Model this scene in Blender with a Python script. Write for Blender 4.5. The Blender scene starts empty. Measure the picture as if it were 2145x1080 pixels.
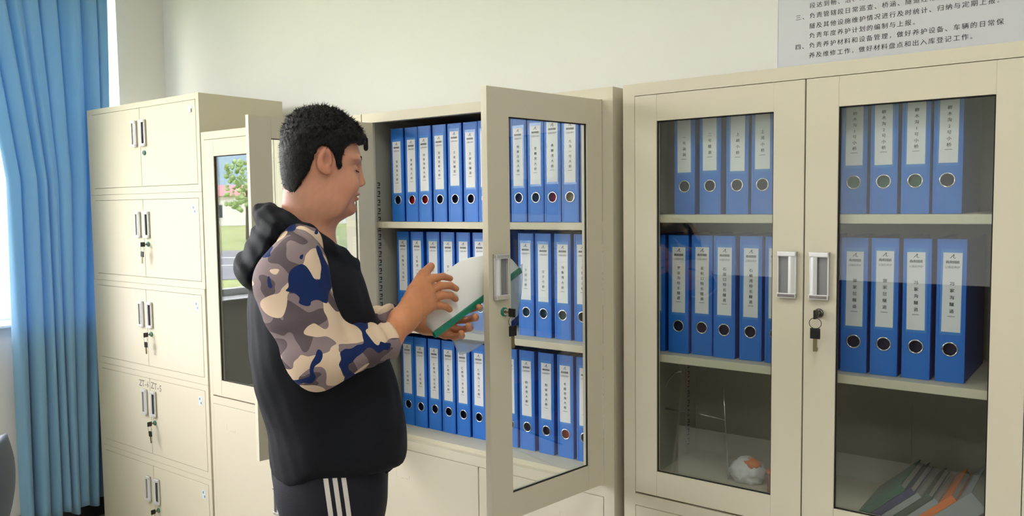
import bpy, bmesh, math, random
import numpy as np
from mathutils import Vector, Matrix

random.seed(7)
rng = np.random.default_rng(7)
SC = bpy.context.scene
COL = SC.collection

# ------------------------------------------------------------------ camera
cam_d = bpy.data.cameras.new('camera')
cam_d.sensor_width = 36.0
cam_d.lens = 1702.2 / 2145.0 * 36.0
cam_d.clip_start = 0.05
cam_d.clip_end = 2000
cam = bpy.data.objects.new('camera', cam_d)
COL.objects.link(cam)
R_ = Vector((0.7961, 0.6050, -0.0122)); U_ = Vector((-0.0302, 0.0599, 0.9977)); F_ = Vector((-0.6044, 0.7939, -0.0660))
m = Matrix((R_, U_, -F_)).transposed().to_4x4()
m.translation = Vector((1.0515, -1.8410, 1.5014))
cam.matrix_world = m
SC.camera = cam

# ------------------------------------------------------------------ world, daylight, exposure
SC.view_settings.view_transform = 'Standard'
SC.view_settings.look = 'None'
SC.view_settings.gamma = 1.0
SC.view_settings.use_curve_mapping = False
SC.view_settings.exposure = 1.45
SC.cycles.max_bounces = 8
SC.cycles.diffuse_bounces = 5
SC.cycles.transparent_max_bounces = 12
SC.cycles.caustics_reflective = False
SC.cycles.caustics_refractive = False
SC.cycles.sample_clamp_indirect = 6.0

w = bpy.data.worlds.new('overcast_sky'); SC.world = w
w.use_nodes = True
bgn = w.node_tree.nodes['Background']
bgn.inputs[0].default_value = (1.0, 0.93, 1.0, 1)
bgn.inputs[1].default_value = 7.2

def portal(loc, rot, sx, sy):
    d = bpy.data.lights.new('window_portal', 'AREA'); d.shape = 'RECTANGLE'; d.size = sx; d.size_y = sy
    d.cycles.is_portal = True
    o = bpy.data.objects.new('window_portal', d); COL.objects.link(o)
    o.location = loc; o.rotation_euler = rot
# left wall windows: (y0, y1)
XL, YB, XR, YF, ZC = -2.95, 0.47, 5.2, -6.2, 3.0
WT = 0.24
WINS = [(-2.15, 0.224), (-5.15, -2.75)]
SILL, HEAD = 0.98, 2.62
for (a, b) in WINS:
    portal((XL - WT - 0.02, (a + b) / 2, (SILL + HEAD) / 2), (0, -math.pi / 2, 0), HEAD - SILL, b - a)

FILL_PANELS = [(x, y) for x in (-1.3, 1.0, 3.3) for y in (-1.5, -3.7)]      # unseen ceiling fill panels, added to even out the brightness, built below
FILL_STRENGTH = 5.4

# ------------------------------------------------------------------ materials
def lin(c):
    return tuple(((x / 255) / 12.92 if x / 255 <= 0.04045 else ((x / 255 + 0.055) / 1.055) ** 2.4) for x in c)

def mat(name, rgb, rough=0.5, metal=0.0, bump=0.0, bscale=200.0, var=0.0, vscale=6.0, trans=0.0, sss=0.0, coat=0.0, spec=0.5, sheen=0.0):
    m = bpy.data.materials.new(name); m.use_nodes = True
    nt = m.node_tree; N = nt.nodes; L = nt.links
    p = N['Principled BSDF']
    c = lin(rgb) + (1,)
    p.inputs['Base Color'].default_value = c
    p.inputs['Roughness'].default_value = rough
    p.inputs['Metallic'].default_value = metal
    p.inputs['Specular IOR Level'].default_value = spec
    if coat: p.inputs['Coat Weight'].default_value = coat
    if sheen: p.inputs['Sheen Weight'].default_value = sheen
    if sss:
        p.inputs['Subsurface Weight'].default_value = sss
        p.inputs['Subsurface Radius'].default_value = (0.012, 0.005, 0.003)
        p.inputs['Subsurface Scale'].default_value = 1.0
    tc = N.new('ShaderNodeTexCoord')
    if var:
        n = N.new('ShaderNodeTexNoise'); n.inputs['Scale'].default_value = vscale; n.inputs['Detail'].default_value = 4
        L.new(tc.outputs['Object'], n.inputs['Vector'])
        mx = N.new('ShaderNodeMix'); mx.data_type = 'RGBA'
        mx.inputs[6].default_value = tuple(x * (1 - var) for x in c[:3]) + (1,)
        mx.inputs[7].default_value = tuple(min(1, x * (1 + var)) for x in c[:3]) + (1,)
        L.new(n.outputs['Fac'], mx.inputs[0]); L.new(mx.outputs[2], p.inputs['Base Color'])
    if bump:
        n = N.new('ShaderNodeTexNoise'); n.inputs['Scale'].default_value = bscale; n.inputs['Detail'].default_value = 3
        L.new(tc.outputs['Object'], n.inputs['Vector'])
        b = N.new('ShaderNodeBump'); b.inputs['Strength'].default_value = bump; b.inputs['Distance'].default_value = 0.002
        L.new(n.outputs['Fac'], b.inputs['Height']); L.new(b.outputs['Normal'], p.inputs['Normal'])
    if trans:
        out = N['Material Output']
        t = N.new('ShaderNodeBsdfTranslucent'); t.inputs['Color'].default_value = c
        ms = N.new('ShaderNodeMixShader'); ms.inputs[0].default_value = trans
        L.new(p.outputs[0], ms.inputs[1]); L.new(t.outputs[0], ms.inputs[2]); L.new(ms.outputs[0], out.inputs[0])
    return m

def glass_mat(name, tint=(0.95, 0.97, 0.96), ior=1.8, rough=0.0, milk=0.0):
    m = bpy.data.materials.new(name); m.use_nodes = True
    nt = m.node_tree; N = nt.nodes; L = nt.links
    N.remove(N['Principled BSDF'])
    tr = N.new('ShaderNodeBsdfTransparent'); tr.inputs[0].default_value = tint + (1,)
    gl = N.new('ShaderNodeBsdfGlossy'); gl.inputs['Roughness'].default_value = rough
    lw = N.new('ShaderNodeLayerWeight'); lw.inputs['Blend'].default_value = 0.5      # Schlick reflectance, the same from both faces
    pw = N.new('ShaderNodeMath'); pw.operation = 'POWER'; pw.inputs[1].default_value = 5.0
    f0 = ((ior - 1) / (ior + 1)) ** 2
    fr = N.new('ShaderNodeMath'); fr.operation = 'MULTIPLY_ADD'; fr.inputs[1].default_value = 1 - f0; fr.inputs[2].default_value = f0
    L.new(lw.outputs['Facing'], pw.inputs[0]); L.new(pw.outputs[0], fr.inputs[0])
    ms = N.new('ShaderNodeMixShader')
    L.new(fr.outputs[0], ms.inputs[0]); L.new(tr.outputs[0], ms.inputs[1]); L.new(gl.outputs[0], ms.inputs[2])
    last = ms
    if milk:
        df = N.new('ShaderNodeBsdfDiffuse'); df.inputs[0].default_value = (0.8, 0.86, 0.9, 1)
        m2 = N.new('ShaderNodeMixShader'); m2.inputs[0].default_value = milk
        L.new(ms.outputs[0], m2.inputs[1]); L.new(df.outputs[0], m2.inputs[2]); last = m2
    L.new(last.outputs[0], N['Material Output'].inputs[0])
    return m

M = {}
M['wall'] = mat('white_plaster', (229, 228, 226), 0.9, bump=0.15, bscale=60, var=0.02, vscale=2)
M['ceil'] = mat('ceiling_white', (236, 234, 230), 0.95)
M['reveal'] = mat('reveal_white', (228, 230, 234), 0.8)
M['skirt'] = mat('dark_skirting_tile', (40, 42, 48), 0.35)
M['paint'] = mat('cream_grey_powder_coat', (209, 202, 182), 0.55, spec=0.3, bump=0.12, bscale=900, var=0.02, vscale=3)
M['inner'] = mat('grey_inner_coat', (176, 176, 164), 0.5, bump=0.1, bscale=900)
M['inner_shaded'] = mat('shaded_inner_coat', (96, 98, 96), 0.6)  # inner coat with shade put into the colour so glass reflections show
M['gap'] = mat('dark_gap', (28, 27, 24), 0.9)
M['blue'] = mat('blue_polypropylene', (34, 116, 214), 0.38, bump=0.25, bscale=700, var=0.05, vscale=10)
M['bluedark'] = mat('blue_cover_board', (14, 74, 176), 0.45, bump=0.25, bscale=700)
M['pocket'] = mat('clear_label_pocket', (78, 142, 222), 0.2)
M['card'] = mat('white_label_card', (226, 228, 234), 0.5)
M['ink'] = mat('black_ink', (46, 46, 54), 0.7)
M['inkgrey'] = mat('grey_ink', (118, 118, 126), 0.7)
M['chrome'] = mat('chrome', (225, 225, 225), 0.14, 1.0)
M['alu'] = mat('brushed_aluminium', (226, 226, 228), 0.35, 0.4)
M['alud'] = mat('handle_recess_grey', (150, 150, 152), 0.4, 0.5)
M['black'] = mat('black_plastic', (18, 18, 18), 0.35)
M['brass'] = mat('dull_key_metal', (150, 138, 105), 0.35, 0.9)
M['green'] = mat('teal_plastic', (22, 128, 104), 0.35)
M['pap_navy'] = mat('navy_board', (16, 26, 66), 0.6)
M['pap_red'] = mat('red_board', (200, 30, 40), 0.6)
M['pap_green'] = mat('green_board', (38, 110, 92), 0.6)
M['pap_teal'] = mat('teal_board', (22, 86, 104), 0.6)
M['pap_beige'] = mat('beige_paper', (190, 170, 150), 0.7)
M['poster'] = mat('pale_grey_notice_panel', (206, 208, 216), 0.35)
M['sticker'] = mat('pale_blue_sticker', (206, 222, 232), 0.5)
M['stickerd'] = mat('blue_grey_print', (70, 120, 150), 0.5)
M['pen'] = mat('pencil_grey', (100, 96, 92), 0.8)
M['paper'] = mat('white_paper', (250, 250, 252), 0.6, trans=0.15)
M['glass'] = glass_mat('cabinet_glass')
M['wglass'] = glass_mat('window_glass', (0.97, 0.99, 0.98))
M['film'] = glass_mat('clear_cover_film', (0.93, 0.96, 1.0), 1.5, 0.15, milk=0.32)
M['bag'] = glass_mat('thin_plastic_bag', (0.9, 0.9, 0.9), 1.5, 0.2, milk=0.65)
M['curtain'] = mat('blue_curtain_cloth', (132, 178, 212), 0.85, bump=0.4, bscale=500, var=0.06, vscale=4, trans=0.28, sheen=0.3)
M['navycloth'] = mat('black_navy_softshell', (15, 18, 26), 0.78, bump=0.3, bscale=600, var=0.15, vscale=5, spec=0.25)
M['trouser'] = mat('dark_navy_tracksuit', (18, 20, 32), 0.7, bump=0.3, bscale=500, spec=0.3)
M['hair'] = mat('black_hair', (9, 8, 10), 0.6, bump=0.5, bscale=260, spec=0.25)
M['shoe'] = mat('white_sneaker', (205, 205, 205), 0.5)
M['sole'] = mat('grey_rubber', (90, 90, 92), 0.7)
M['floor'] = mat('grey_floor_tile', (168, 164, 156), 0.25, var=0.04)
M['chairf'] = mat('slate_chair_fabric', (58, 70, 88), 0.7, bump=0.3)
M['wframe'] = mat('white_window_frame', (225, 228, 230), 0.35)
M['grass'] = mat('meadow_grass', (142, 156, 98), 0.9, var=0.4, vscale=0.4)
M['asphalt'] = mat('asphalt', (120, 124, 128), 0.9, var=0.1)
M['line'] = mat('road_paint', (225, 225, 225), 0.7)
M['leaf'] = mat('tree_leaves', (156, 180, 122), 0.9, var=0.4, vscale=1.5)
M['bark'] = mat('tree_bark', (90, 78, 64), 0.9)
M['hill'] = mat('distant_wooded_hill', (126, 150, 160), 1.0, var=0.12, vscale=0.02)
M['pinkroof'] = mat('pink_red_roof', (206, 128, 130), 0.6)
M['bwhite'] = mat('white_render', (226, 226, 222), 0.8)
M['bwin'] = mat('dark_window', (60, 72, 84), 0.2)
M['orange'] = mat('orange_folder', (226, 116, 24), 0.45)
M['fgreen'] = mat('dark_green_folder', (10, 92, 70), 0.45)
M['fnavy'] = mat('navy_folder', (28, 34, 96), 0.45)
M['fgrey'] = mat('grey_folder', (150, 156, 160), 0.5)
M['sheets'] = mat('grey_white_sheets', (176, 178, 172), 0.7)
M['fgreen2'] = mat('moss_green_folder', (40, 72, 58), 0.5)

def skin_mat():
    m = mat('skin', (196, 138, 112), 0.48, bump=0.3, bscale=420, sss=0.03)
    nt = m.node_tree; N = nt.nodes; L = nt.links; p = N['Principled BSDF']
    a = N.new('ShaderNodeAttribute'); a.attribute_name = 'tone'
    L.new(a.outputs['Color'], p.inputs['Base Color'])
    return m
M['skin'] = skin_mat()

def camo_mat():
    m = mat('camouflage_cloth', (128, 114, 118), 0.85, bump=0.3, bscale=700, spec=0.2)
    nt = m.node_tree; N = nt.nodes; L = nt.links; p = N['Principled BSDF']
    tc = N.new('ShaderNodeTexCoord')
    def layer(prev, scale, off, thr, col, stretch=(1, 1, 1), dist=0.6):
        mp = N.new('ShaderNodeMapping'); mp.inputs['Location'].default_value = off; mp.inputs['Scale'].default_value = stretch
        L.new(tc.outputs['Object'], mp.inputs[0])
        n = N.new('ShaderNodeTexNoise'); n.inputs['Scale'].default_value = scale; n.inputs['Detail'].default_value = 0.6
        n.inputs['Distortion'].default_value = dist
        L.new(mp.outputs[0], n.inputs['Vector'])
        g = N.new('ShaderNodeMath'); g.operation = 'GREATER_THAN'; g.inputs[1].default_value = thr
        L.new(n.outputs['Fac'], g.inputs[0])
        mx = N.new('ShaderNodeMix'); mx.data_type = 'RGBA'
        if prev is None: mx.inputs[6].default_value = lin((136, 120, 124)) + (1,)
        else: L.new(prev, mx.inputs[6])
        mx.inputs[7].default_value = lin(col) + (1,)
        L.new(g.outputs[0], mx.inputs[0])
        return mx.outputs[2]
    o = layer(None, 17, (1.3, 0, 0.2), 0.52, (92, 80, 86), (1, .5, 1.2))
    o = layer(o, 14, (4.1, 2.0, 0.5), 0.535, (218, 194, 170), (1, .5, 1.25))
    o = layer(o, 19, (7.3, 5.0, 3.1), 0.61, (24, 42, 92), (1, .5, 1))
    L.new(o, p.inputs['Base Color'])
    return m
M['camo'] = camo_mat()

def trouser_mat():
    m = M['trouser']; nt = m.node_tree; N = nt.nodes; L = nt.links; p = N['Principled BSDF']
    tc = N.new('ShaderNodeTexCoord'); sp = N.new('ShaderNodeSeparateXYZ'); L.new(tc.outputs['Object'], sp.inputs[0])
    def ma(op, a, b, c=None):
        n = N.new('ShaderNodeMath'); n.operation = op
        for i, v in enumerate((a, b, c)):
            if v is None: continue
            if isinstance(v, (int, float)): n.inputs[i].default_value = v
            else: L.new(v, n.inputs[i])
        return n.outputs[0]
    # three printed bands running down the outer seam
    x = ma('ADD', sp.outputs[0], ma('MULTIPLY', sp.outputs[2], 0.10))       # slight forward slant
    t = ma('MULTIPLY', ma('SUBTRACT', x, 0.066), 1 / 0.0178)
    fr = ma('FRACT', t, None)
    on = ma('LESS_THAN', fr, 0.54)
    on = ma('MULTIPLY', on, ma('GREATER_THAN', t, 0.0))
    on = ma('MULTIPLY', on, ma('LESS_THAN', t, 2.9))
    on = ma('MULTIPLY', on, ma('GREATER_THAN', ma('ABSOLUTE', sp.outputs[1], None), 0.10))
    mx = N.new('ShaderNodeMix'); mx.data_type = 'RGBA'
    mx.inputs[6].default_value = lin((18, 20, 32)) + (1,); mx.inputs[7].default_value = lin((214, 208, 204)) + (1,)
    L.new(on, mx.inputs[0]); L.new(mx.outputs[2], p.inputs['Base Color'])
trouser_mat()

# ------------------------------------------------------------------ object helpers
def link_mesh(name, me, material, parent=None, smooth=False):
    o = bpy.data.objects.new(name, me); COL.objects.link(o)
    if material is not None:
        for mm in (material if isinstance(material, (list, tuple)) else [material]): me.materials.append(mm)
    if smooth:
        me.polygons.foreach_set('use_smooth', [True] * len(me.polygons))
    if parent is not None: o.parent = parent
    return o

def obj(name, bm, material, parent=None, smooth=False):
    me = bpy.data.meshes.new(name)
    bmesh.ops.recalc_face_normals(bm, faces=bm.faces[:])
    bm.to_mesh(me); bm.free()
    return link_mesh(name, me, material, parent, smooth)

def tag(o, label=None, cat=None, group=None, kind=None):
    if label: o['label'] = label
    if cat: o['category'] = cat
    if group: o['group'] = group
    if kind: o['kind'] = kind
    return o

def empty(name, loc=(0, 0, 0), rz=0.0):
    o = bpy.data.objects.new(name, None); COL.objects.link(o); o.location = loc; o.rotation_euler = (0, 0, rz)
    o.empty_display_size = 0.05
    return o

def box(bm, x0, x1, y0, y1, z0, z1, mi=0, rot=None, bev=0.0):
    vs = [bm.verts.new((x, y, z)) for x in (x0, x1) for y in (y0, y1) for z in (z0, z1)]
    if rot is not None:
        for v in vs: v.co = rot @ v.co
    idx = [(0, 1, 3, 2), (4, 6, 7, 5), (0, 4, 5, 1), (2, 3, 7, 6), (0, 2, 6, 4), (1, 5, 7, 3)]
    fs = [bm.faces.new([vs[i] for i in f]) for f in idx]
    for f in fs: f.material_index = mi
    if bev:
        es = list({e for f in fs for e in f.edges})
        bmesh.ops.bevel(bm, geom=es, offset=bev, segments=2, affect='EDGES', profile=0.7)
    return vs

def cyl(bm, a, b, r, seg=16, r2=None, mi=0):
    a = Vector(a); b = Vector(b); d = b - a; L_ = d.length
    q = d.to_track_quat('Z', 'Y').to_matrix().to_4x4(); q.translation = (a + b) / 2
    res = bmesh.ops.create_cone(bm, cap_ends=True, segments=seg, radius1=r, radius2=r if r2 is None else r2, depth=L_, matrix=q)
    for v in res['verts']:
        for f in v.link_faces: f.material_index = mi

def tube(bm, pts, r, seg=8):
    pts = [Vector(p) for p in pts]
    rings = []
    for i, p in enumerate(pts):
        t = (pts[min(i + 1, len(pts) - 1)] - pts[max(i - 1, 0)]).normalized()
        q = t.to_track_quat('Z', 'Y')
        rings.append([bm.verts.new(p + q @ Vector((r * math.cos(k * 2 * math.pi / seg), r * math.sin(k * 2 * math.pi / seg), 0))) for k in range(seg)])
    for a, b in zip(rings, rings[1:]):
        for k in range(seg): bm.faces.new((a[k], a[(k + 1) % seg], b[(k + 1) % seg], b[k]))
    bm.faces.new(rings[0]); bm.faces.new(rings[-1])

def torus(bm, c, R, r, axis='Y', seg=24, ss=8):
    rings = []
    for i in range(seg):
        a = 2 * math.pi * i / seg
        ring = []
        for j in range(ss):
            b = 2 * math.pi * j / ss
            rad = R + r * math.cos(b); h = r * math.sin(b)
            v = (rad * math.cos(a), h, rad * math.sin(a)) if axis == 'Y' else (rad * math.cos(a), rad * math.sin(a), h)
            ring.append(bm.verts.new(Vector(c) + Vector(v)))
        rings.append(ring)
    for i in range(seg):
        for j in range(ss):
            bm.faces.new((rings[i][j], rings[(i + 1) % seg][j], rings[(i + 1) % seg][(j + 1) % ss], rings[i][(j + 1) % ss]))

# ------------------------------------------------------------------ lettering (flat print in Blender's own font)
_glyph = {}
_tmpc = bpy.data.curves.new('lettering_source', 'FONT'); _tmpo = bpy.data.objects.new('lettering_source', _tmpc)
COL.objects.link(_tmpo); _tmpc.resolution_u = 1; _tmpc.size = 1.0
def glyph(ch):
    if ch not in _glyph:
        _tmpc.body = ch
        bpy.context.view_layer.update()
        dg = bpy.context.evaluated_depsgraph_get()
        me = _tmpo.evaluated_get(dg).to_mesh()
        n = len(me.vertices)
        co = np.zeros(n * 3, np.float32); me.vertices.foreach_get('co', co); co = co.reshape(-1, 3)[:, :2].copy()
        polys = [tuple(p.vertices) for p in me.polygons]
        _tmpo.evaluated_get(dg).to_mesh_clear()
        _glyph[ch] = (co, polys)
    return _glyph[ch]
_c0, _ = glyph('国')
EM = float(_c0[:, 0].max() - _c0[:, 0].min()) / 0.84 if len(_c0) else 1.0
EMX = float(_c0[:, 0].min() + _c0[:, 0].max()) / 2 if len(_c0) else 0.5
EMZ = float(_c0[:, 1].min() + _c0[:, 1].max()) / 2 if len(_c0) else 0.35
def glyph_mesh(items):
    """items: (char, cx, cz, size, skew) centres in the xz plane at y=0, printed facing -y"""
    V = []; P = []; n0 = 0
    for it in items:
        ch, cx, cz, s = it[:4]; bold = it[4] if len(it) > 4 else 0
        co, polys = glyph(ch)
        if len(co) == 0: continue
        k = s / EM
        gx = (co[:, 0].min() + co[:, 0].max()) / 2 if ord(ch) < 128 else EMX
        for dx in ((0,) if not bold else (-bold, bold)):
            x = cx + dx + (co[:, 0] - gx) * k; z = cz + (co[:, 1] - EMZ) * k
            V.append(np.stack([x, np.full_like(x, -0.00002 * (dx > 0)), z], 1))
            P += [tuple(i + n0 for i in reversed(p)) for p in polys]; n0 += len(co)
    me = bpy.data.meshes.new('lettering')
    if V: me.from_pydata(np.concatenate(V).tolist(), [], P)
    return me

# ------------------------------------------------------------------ room shell
def struct(o): o['kind'] = 'structure'; return o
bm = bmesh.new(); box(bm, XL - WT, XR + 0.2, YF - 0.2, YB + 0.2, -0.15, 0)
floor = struct(obj('floor', bm, M['floor']))
bm = bmesh.new(); box(bm, XL - WT, XR + 0.2, YF - 0.2, YB + 0.2, ZC, ZC + 0.15)
struct(obj('ceiling', bm, M['ceil']))
bm = bmesh.new(); box(bm, XL - WT, XR + 0.2, YB, YB + 0.2, 0, ZC); struct(obj('wall_back', bm, M['wall']))
bm = bmesh.new(); box(bm, XR, XR + 0.2, YF, YB, 0, ZC); struct(obj('wall_right', bm, M['wall']))
bm = bmesh.new(); box(bm, XL - WT, XR + 0.2, YF - 0.2, YF, 0, ZC); struct(obj('wall_front', bm, M['wall']))
bm = bmesh.new()
box(bm, XL - WT, XL, YF, YB, 0, SILL); box(bm, XL - WT, XL, YF, YB, HEAD, ZC)
ys = [YF] + [v for p in sorted(WINS) for v in p] + [YB]
for a, b in zip(ys[0::2], ys[1::2]): box(bm, XL - WT, XL, a, b, SILL, HEAD)
struct(obj('wall_left', bm, M['wall']))
for i, (nm, x0, x1, y0, y1) in enumerate([('baseboard_left', XL, XL + 0.012, YF, YB), ('baseboard_back', XL + .012, XR, YB - 0.012, YB), ('baseboard_right', XR - 0.012, XR, YF, YB - .012), ('baseboard_front', XL + .012, XR - .012, YF, YF + 0.012)]):
    bm = bmesh.new(); box(bm, x0, x1, y0, y1, 0, 0.11, bev=0.002); struct(obj(nm, bm, M['skirt']))
for i, (a, b) in enumerate(WINS):
    wf = struct(empty('window_%d' % (i + 1), (XL - 0.19, (a + b) / 2, SILL)))
    def P(name, *bx, m_='wframe'):
        bm = bmesh.new(); box(bm, *bx, bev=0.003 if m_ == 'wframe' else 0); return obj(name, bm, M[m_], wf)
    hw = (b - a) / 2; H = HEAD - SILL
    P('frame_rail', -0.03, 0.03, -hw, hw, 0, 0.05); P('frame_rail', -0.03, 0.03, -hw, hw, H - 0.05, H)
    P('frame_stile', -0.03, 0.03, -hw, -hw + 0.05, 0.05, H - 0.05); P('frame_stile', -0.03, 0.03, hw - 0.05, hw, 0.05, H - 0.05)
    e_ = [-hw + 0.02, -hw / 3, hw / 3, hw - 0.02]
    for q in (1, 2): P('mullion', -0.025, 0.025, e_[q] - 0.03, e_[q] + 0.03, 0.05, H - 0.05)
    for q in range(3): P('pane', -0.003, 0.003, e_[q] + 0.03, e_[q + 1] - 0.03, 0.05, H - 0.05, m_='wglass')
    P('window_sill', 0.03, 0.23, -hw + .001, hw - .001, 0.0, 0.012)

M['alu_'] = mat('panel_frame_white', (225, 225, 225), 0.4)
em = bpy.data.materials.new('fill_diffuser'); em.use_nodes = True
em.node_tree.nodes['Principled BSDF'].inputs['Emission Color'].default_value = (0.96, 0.94, 0.89, 1)
em.node_tree.nodes['Principled BSDF'].inputs['Emission Strength'].default_value = FILL_STRENGTH
pwhere = ['above the desks by the windows', 'at the window side above the cabinets', 'in the middle nearer the cabinets', 'in the middle nearer the desks', 'far right nearer the cabinets', 'far right over the open floor']
for k, (x, y) in enumerate(FILL_PANELS):
    t = empty('added_fill_panel', (x, y, ZC)); t['label'] = 'added unseen ceiling fill panel ' + [pwhere[1], pwhere[0], pwhere[2], pwhere[3], pwhere[4], pwhere[5]][k]; t['category'] = 'lamp'; t['group'] = 'added ceiling fill panels'
    bm = bmesh.new()
    for q in ((-.32, .32, -.32, -.30), (-.32, .32, .30, .32), (-.32, -.30, -.30, .30), (.30, .32, -.30, .30)): box(bm, *q, -0.014, -0.0005)
    obj('frame', bm, M['alu_'], t)
    bm = bmesh.new(); box(bm, -.2995, .2995, -.2995, .2995, -0.010, -0.001); obj('diffuser', bm, em, t)

# ------------------------------------------------------------------ outside the window
bm = bmesh.new(); box(bm, -700, XL - WT - 0.02, -600, 300, -0.7, -0.5)
struct(obj('ground', bm, M['grass']))
d2 = Vector((-0.83, -0.556)).normalized(); n2 = Vector((-d2.y, d2.x)); o2 = Vector((-2.95, -0.85))
def outp(dist, side): p = o2 + d2 * dist + n2 * side; return p.x, p.y
rd = empty('road', (*outp(27, 0), -0.5), math.atan2(n2.y, n2.x)); struct(rd)
bm = bmesh.new(); box(bm, -80, 80, -8, 8, 0.0, 0.02); obj('road_surface', bm, M['asphalt'], rd)
for k, yy in enumerate((-2.3, 2.2)):
    bm = bmesh.new(); box(bm, -80, 80, yy - 0.12, yy + 0.12, 0.02, 0.028); obj('lane_line', bm, M['line'], rd)
bl = empty('long_building', (*outp(95, 0), -0.5), math.atan2(n2.y, n2.x))
tag(bl, 'long white building with a pink red roof far beyond the road', 'building')
bm = bmesh.new(); box(bm, -45, 45, -4, 4, 0, 3.3); obj('wall', bm, M['bwhite'], bl)
bm = bmesh.new()
for x in (-45.5, 45.5): pass
vs = [bm.verts.new(c) for c in ((-45.5, -4.6, 3.3), (45.5, -4.6, 3.3), (45.5, 4.6, 3.3), (-45.5, 4.6, 3.3), (-45.5, 0, 4.6), (45.5, 0, 4.6))]
for f in ((0, 1, 5, 4), (2, 3, 4, 5), (0, 4, 3), (1, 2, 5), (0, 3, 2, 1)): bm.faces.new([vs[i] for i in f])
obj('roof', bm, M['pinkroof'], bl)
wme = None
for k in range(18):
    for sgn in (1,):
        bm = bmesh.new(); box(bm, -0.9, 0.9, 4.0, 4.06, 0.9, 2.3)
        if wme is None: ww = obj('window', bm, M['bwin'], bl); wme = ww.data
        else: bm.free(); ww = bpy.data.objects.new('window', wme); COL.objects.link(ww); ww.parent = bl
        ww.location = (-42 + k * 5, 0, 0)
def blob_crown(r, h, seed):
    rs = random.Random(seed); bm = bmesh.new()
    for q in range(170):
        c = Vector((rs.uniform(-r, r) * .7, rs.uniform(-r, r) * .7, h * (0.35 + 0.62 * rs.random())))
        s = r * rs.uniform(.06, .13)
        res = bmesh.ops.create_icosphere(bm, subdivisions=1, radius=s, matrix=Matrix.Translation(c))
        for v in res['verts']: v.co += Vector((rs.uniform(-1, 1), rs.uniform(-1, 1), rs.uniform(-1, 1))) * s * .18
    return bm
tspots = [(42, -3.2, 4.6, 'leftmost in the glass'), (48, 0.8, 5.0, ''), (40, 4.0, 4.2, ''), (55, -7.5, 5.4, ''), (52, 8.5, 5.0, ''), (46, 13, 4.8, ''), (44, -13, 4.6, '')]
tl = ['slender green tree nearest the road in the window view', 'tall loose green tree at the centre of the window view', 'small bushy tree on the right of the central tree outside',
      'broad green tree far to the left outside the window', 'green tree further right beyond the road outside', 'outermost green tree on the right side of the meadow', 'outermost green tree on the left side of the meadow']
for k, (dd, ss, hh, _) in enumerate(tspots):
    t = empty('meadow_tree', (*outp(dd, ss), -0.5)); tag(t, tl[k], 'tree', 'trees in the meadow outside')
    obj('crown', blob_crown(1.25 + 0.2 * (k % 3), hh, k), M['leaf'], t)
    bm = bmesh.new(); cyl(bm, (0, 0, 0), (0.05, 0, hh * .6), 0.11, 8, 0.05); obj('trunk', bm, M['bark'], t)
# hills
n = 80; V = []; Fc = []
for i in range(n):
    a = math.atan2(d2.y, d2.x) + (i / (n - 1) - 0.5) * 2.4
    for j, (rr, k) in enumerate(((300, 0), (380, .6), (470, 1), (600, .7))):
        hgt = (30 + 9 * math.sin(i * .21) + 5 * math.sin(i * .53 + 1) + 3 * math.sin(i * 1.3)) * k
        V.append((o2.x + rr * math.cos(a), o2.y + rr * math.sin(a), -0.6 + hgt))
for i in range(n - 1):
    for j in range(3): a = i * 4 + j; Fc.append((a, a + 1, a + 5, a + 4))
me = bpy.data.meshes.new('hills'); me.from_pydata(V, [], Fc); struct(link_mesh('hills', me, M['hill'], smooth=True))

# ------------------------------------------------------------------ cabinet hardware
def recessed_handle(parent, x, z, side, w=0.042, h=0.105, cap='chrome'):
    """flush pull centred at (x,z) on a door front (y=0, outward -y); side=+1: finger recess on the +x side"""
    hd = empty('handle', (x, 0, z)); hd.parent = parent
    # single mesh with material slots: plate, caps, raised blade, recess
    bm = bmesh.new()
    box(bm, -w / 2, w / 2, -0.003, 0.0, -h / 2, h / 2, mi=1)
    e = 0.0025
    box(bm, -w / 2, -w / 2 + e, -0.009, -0.003, -h / 2 + .009, h / 2 - .009, mi=0); box(bm, w / 2 - e, w / 2, -0.009, -0.003, -h / 2 + .009, h / 2 - .009, mi=0)
    for s in (-1, 1):
        z0, z1 = (h / 2 - 0.011, h / 2) if s > 0 else (-h / 2, -h / 2 + 0.011)
        box(bm, -w / 2, w / 2, -0.013, -0.003, z0, z1, mi=2, bev=0.002)
    b0, b1 = (-w / 2 + e, -w / 2 + e + w * .36) if side > 0 else (w / 2 - e - w * .36, w / 2 - e)
    # curved blade
    nseg = 6; prev = None
    for q in range(nseg + 1):
        t = q / nseg; xx = b0 + (b1 - b0) * t
        yy = -0.009 - 0.004 * math.sin(math.pi * t)
        cur = [bm.verts.new((xx, yy, -h / 2 + .011)), bm.verts.new((xx, yy, h / 2 - .011))]
        if prev: f = bm.faces.new((prev[0], cur[0], cur[1], prev[1])); f.material_index = 0
        prev = cur
    bpy.data.objects.remove(hd)
    o = obj('handle', bm, [M['alu'], M['alud'], M[cap]], parent); o.location = (x, 0, z)
    return o

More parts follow.
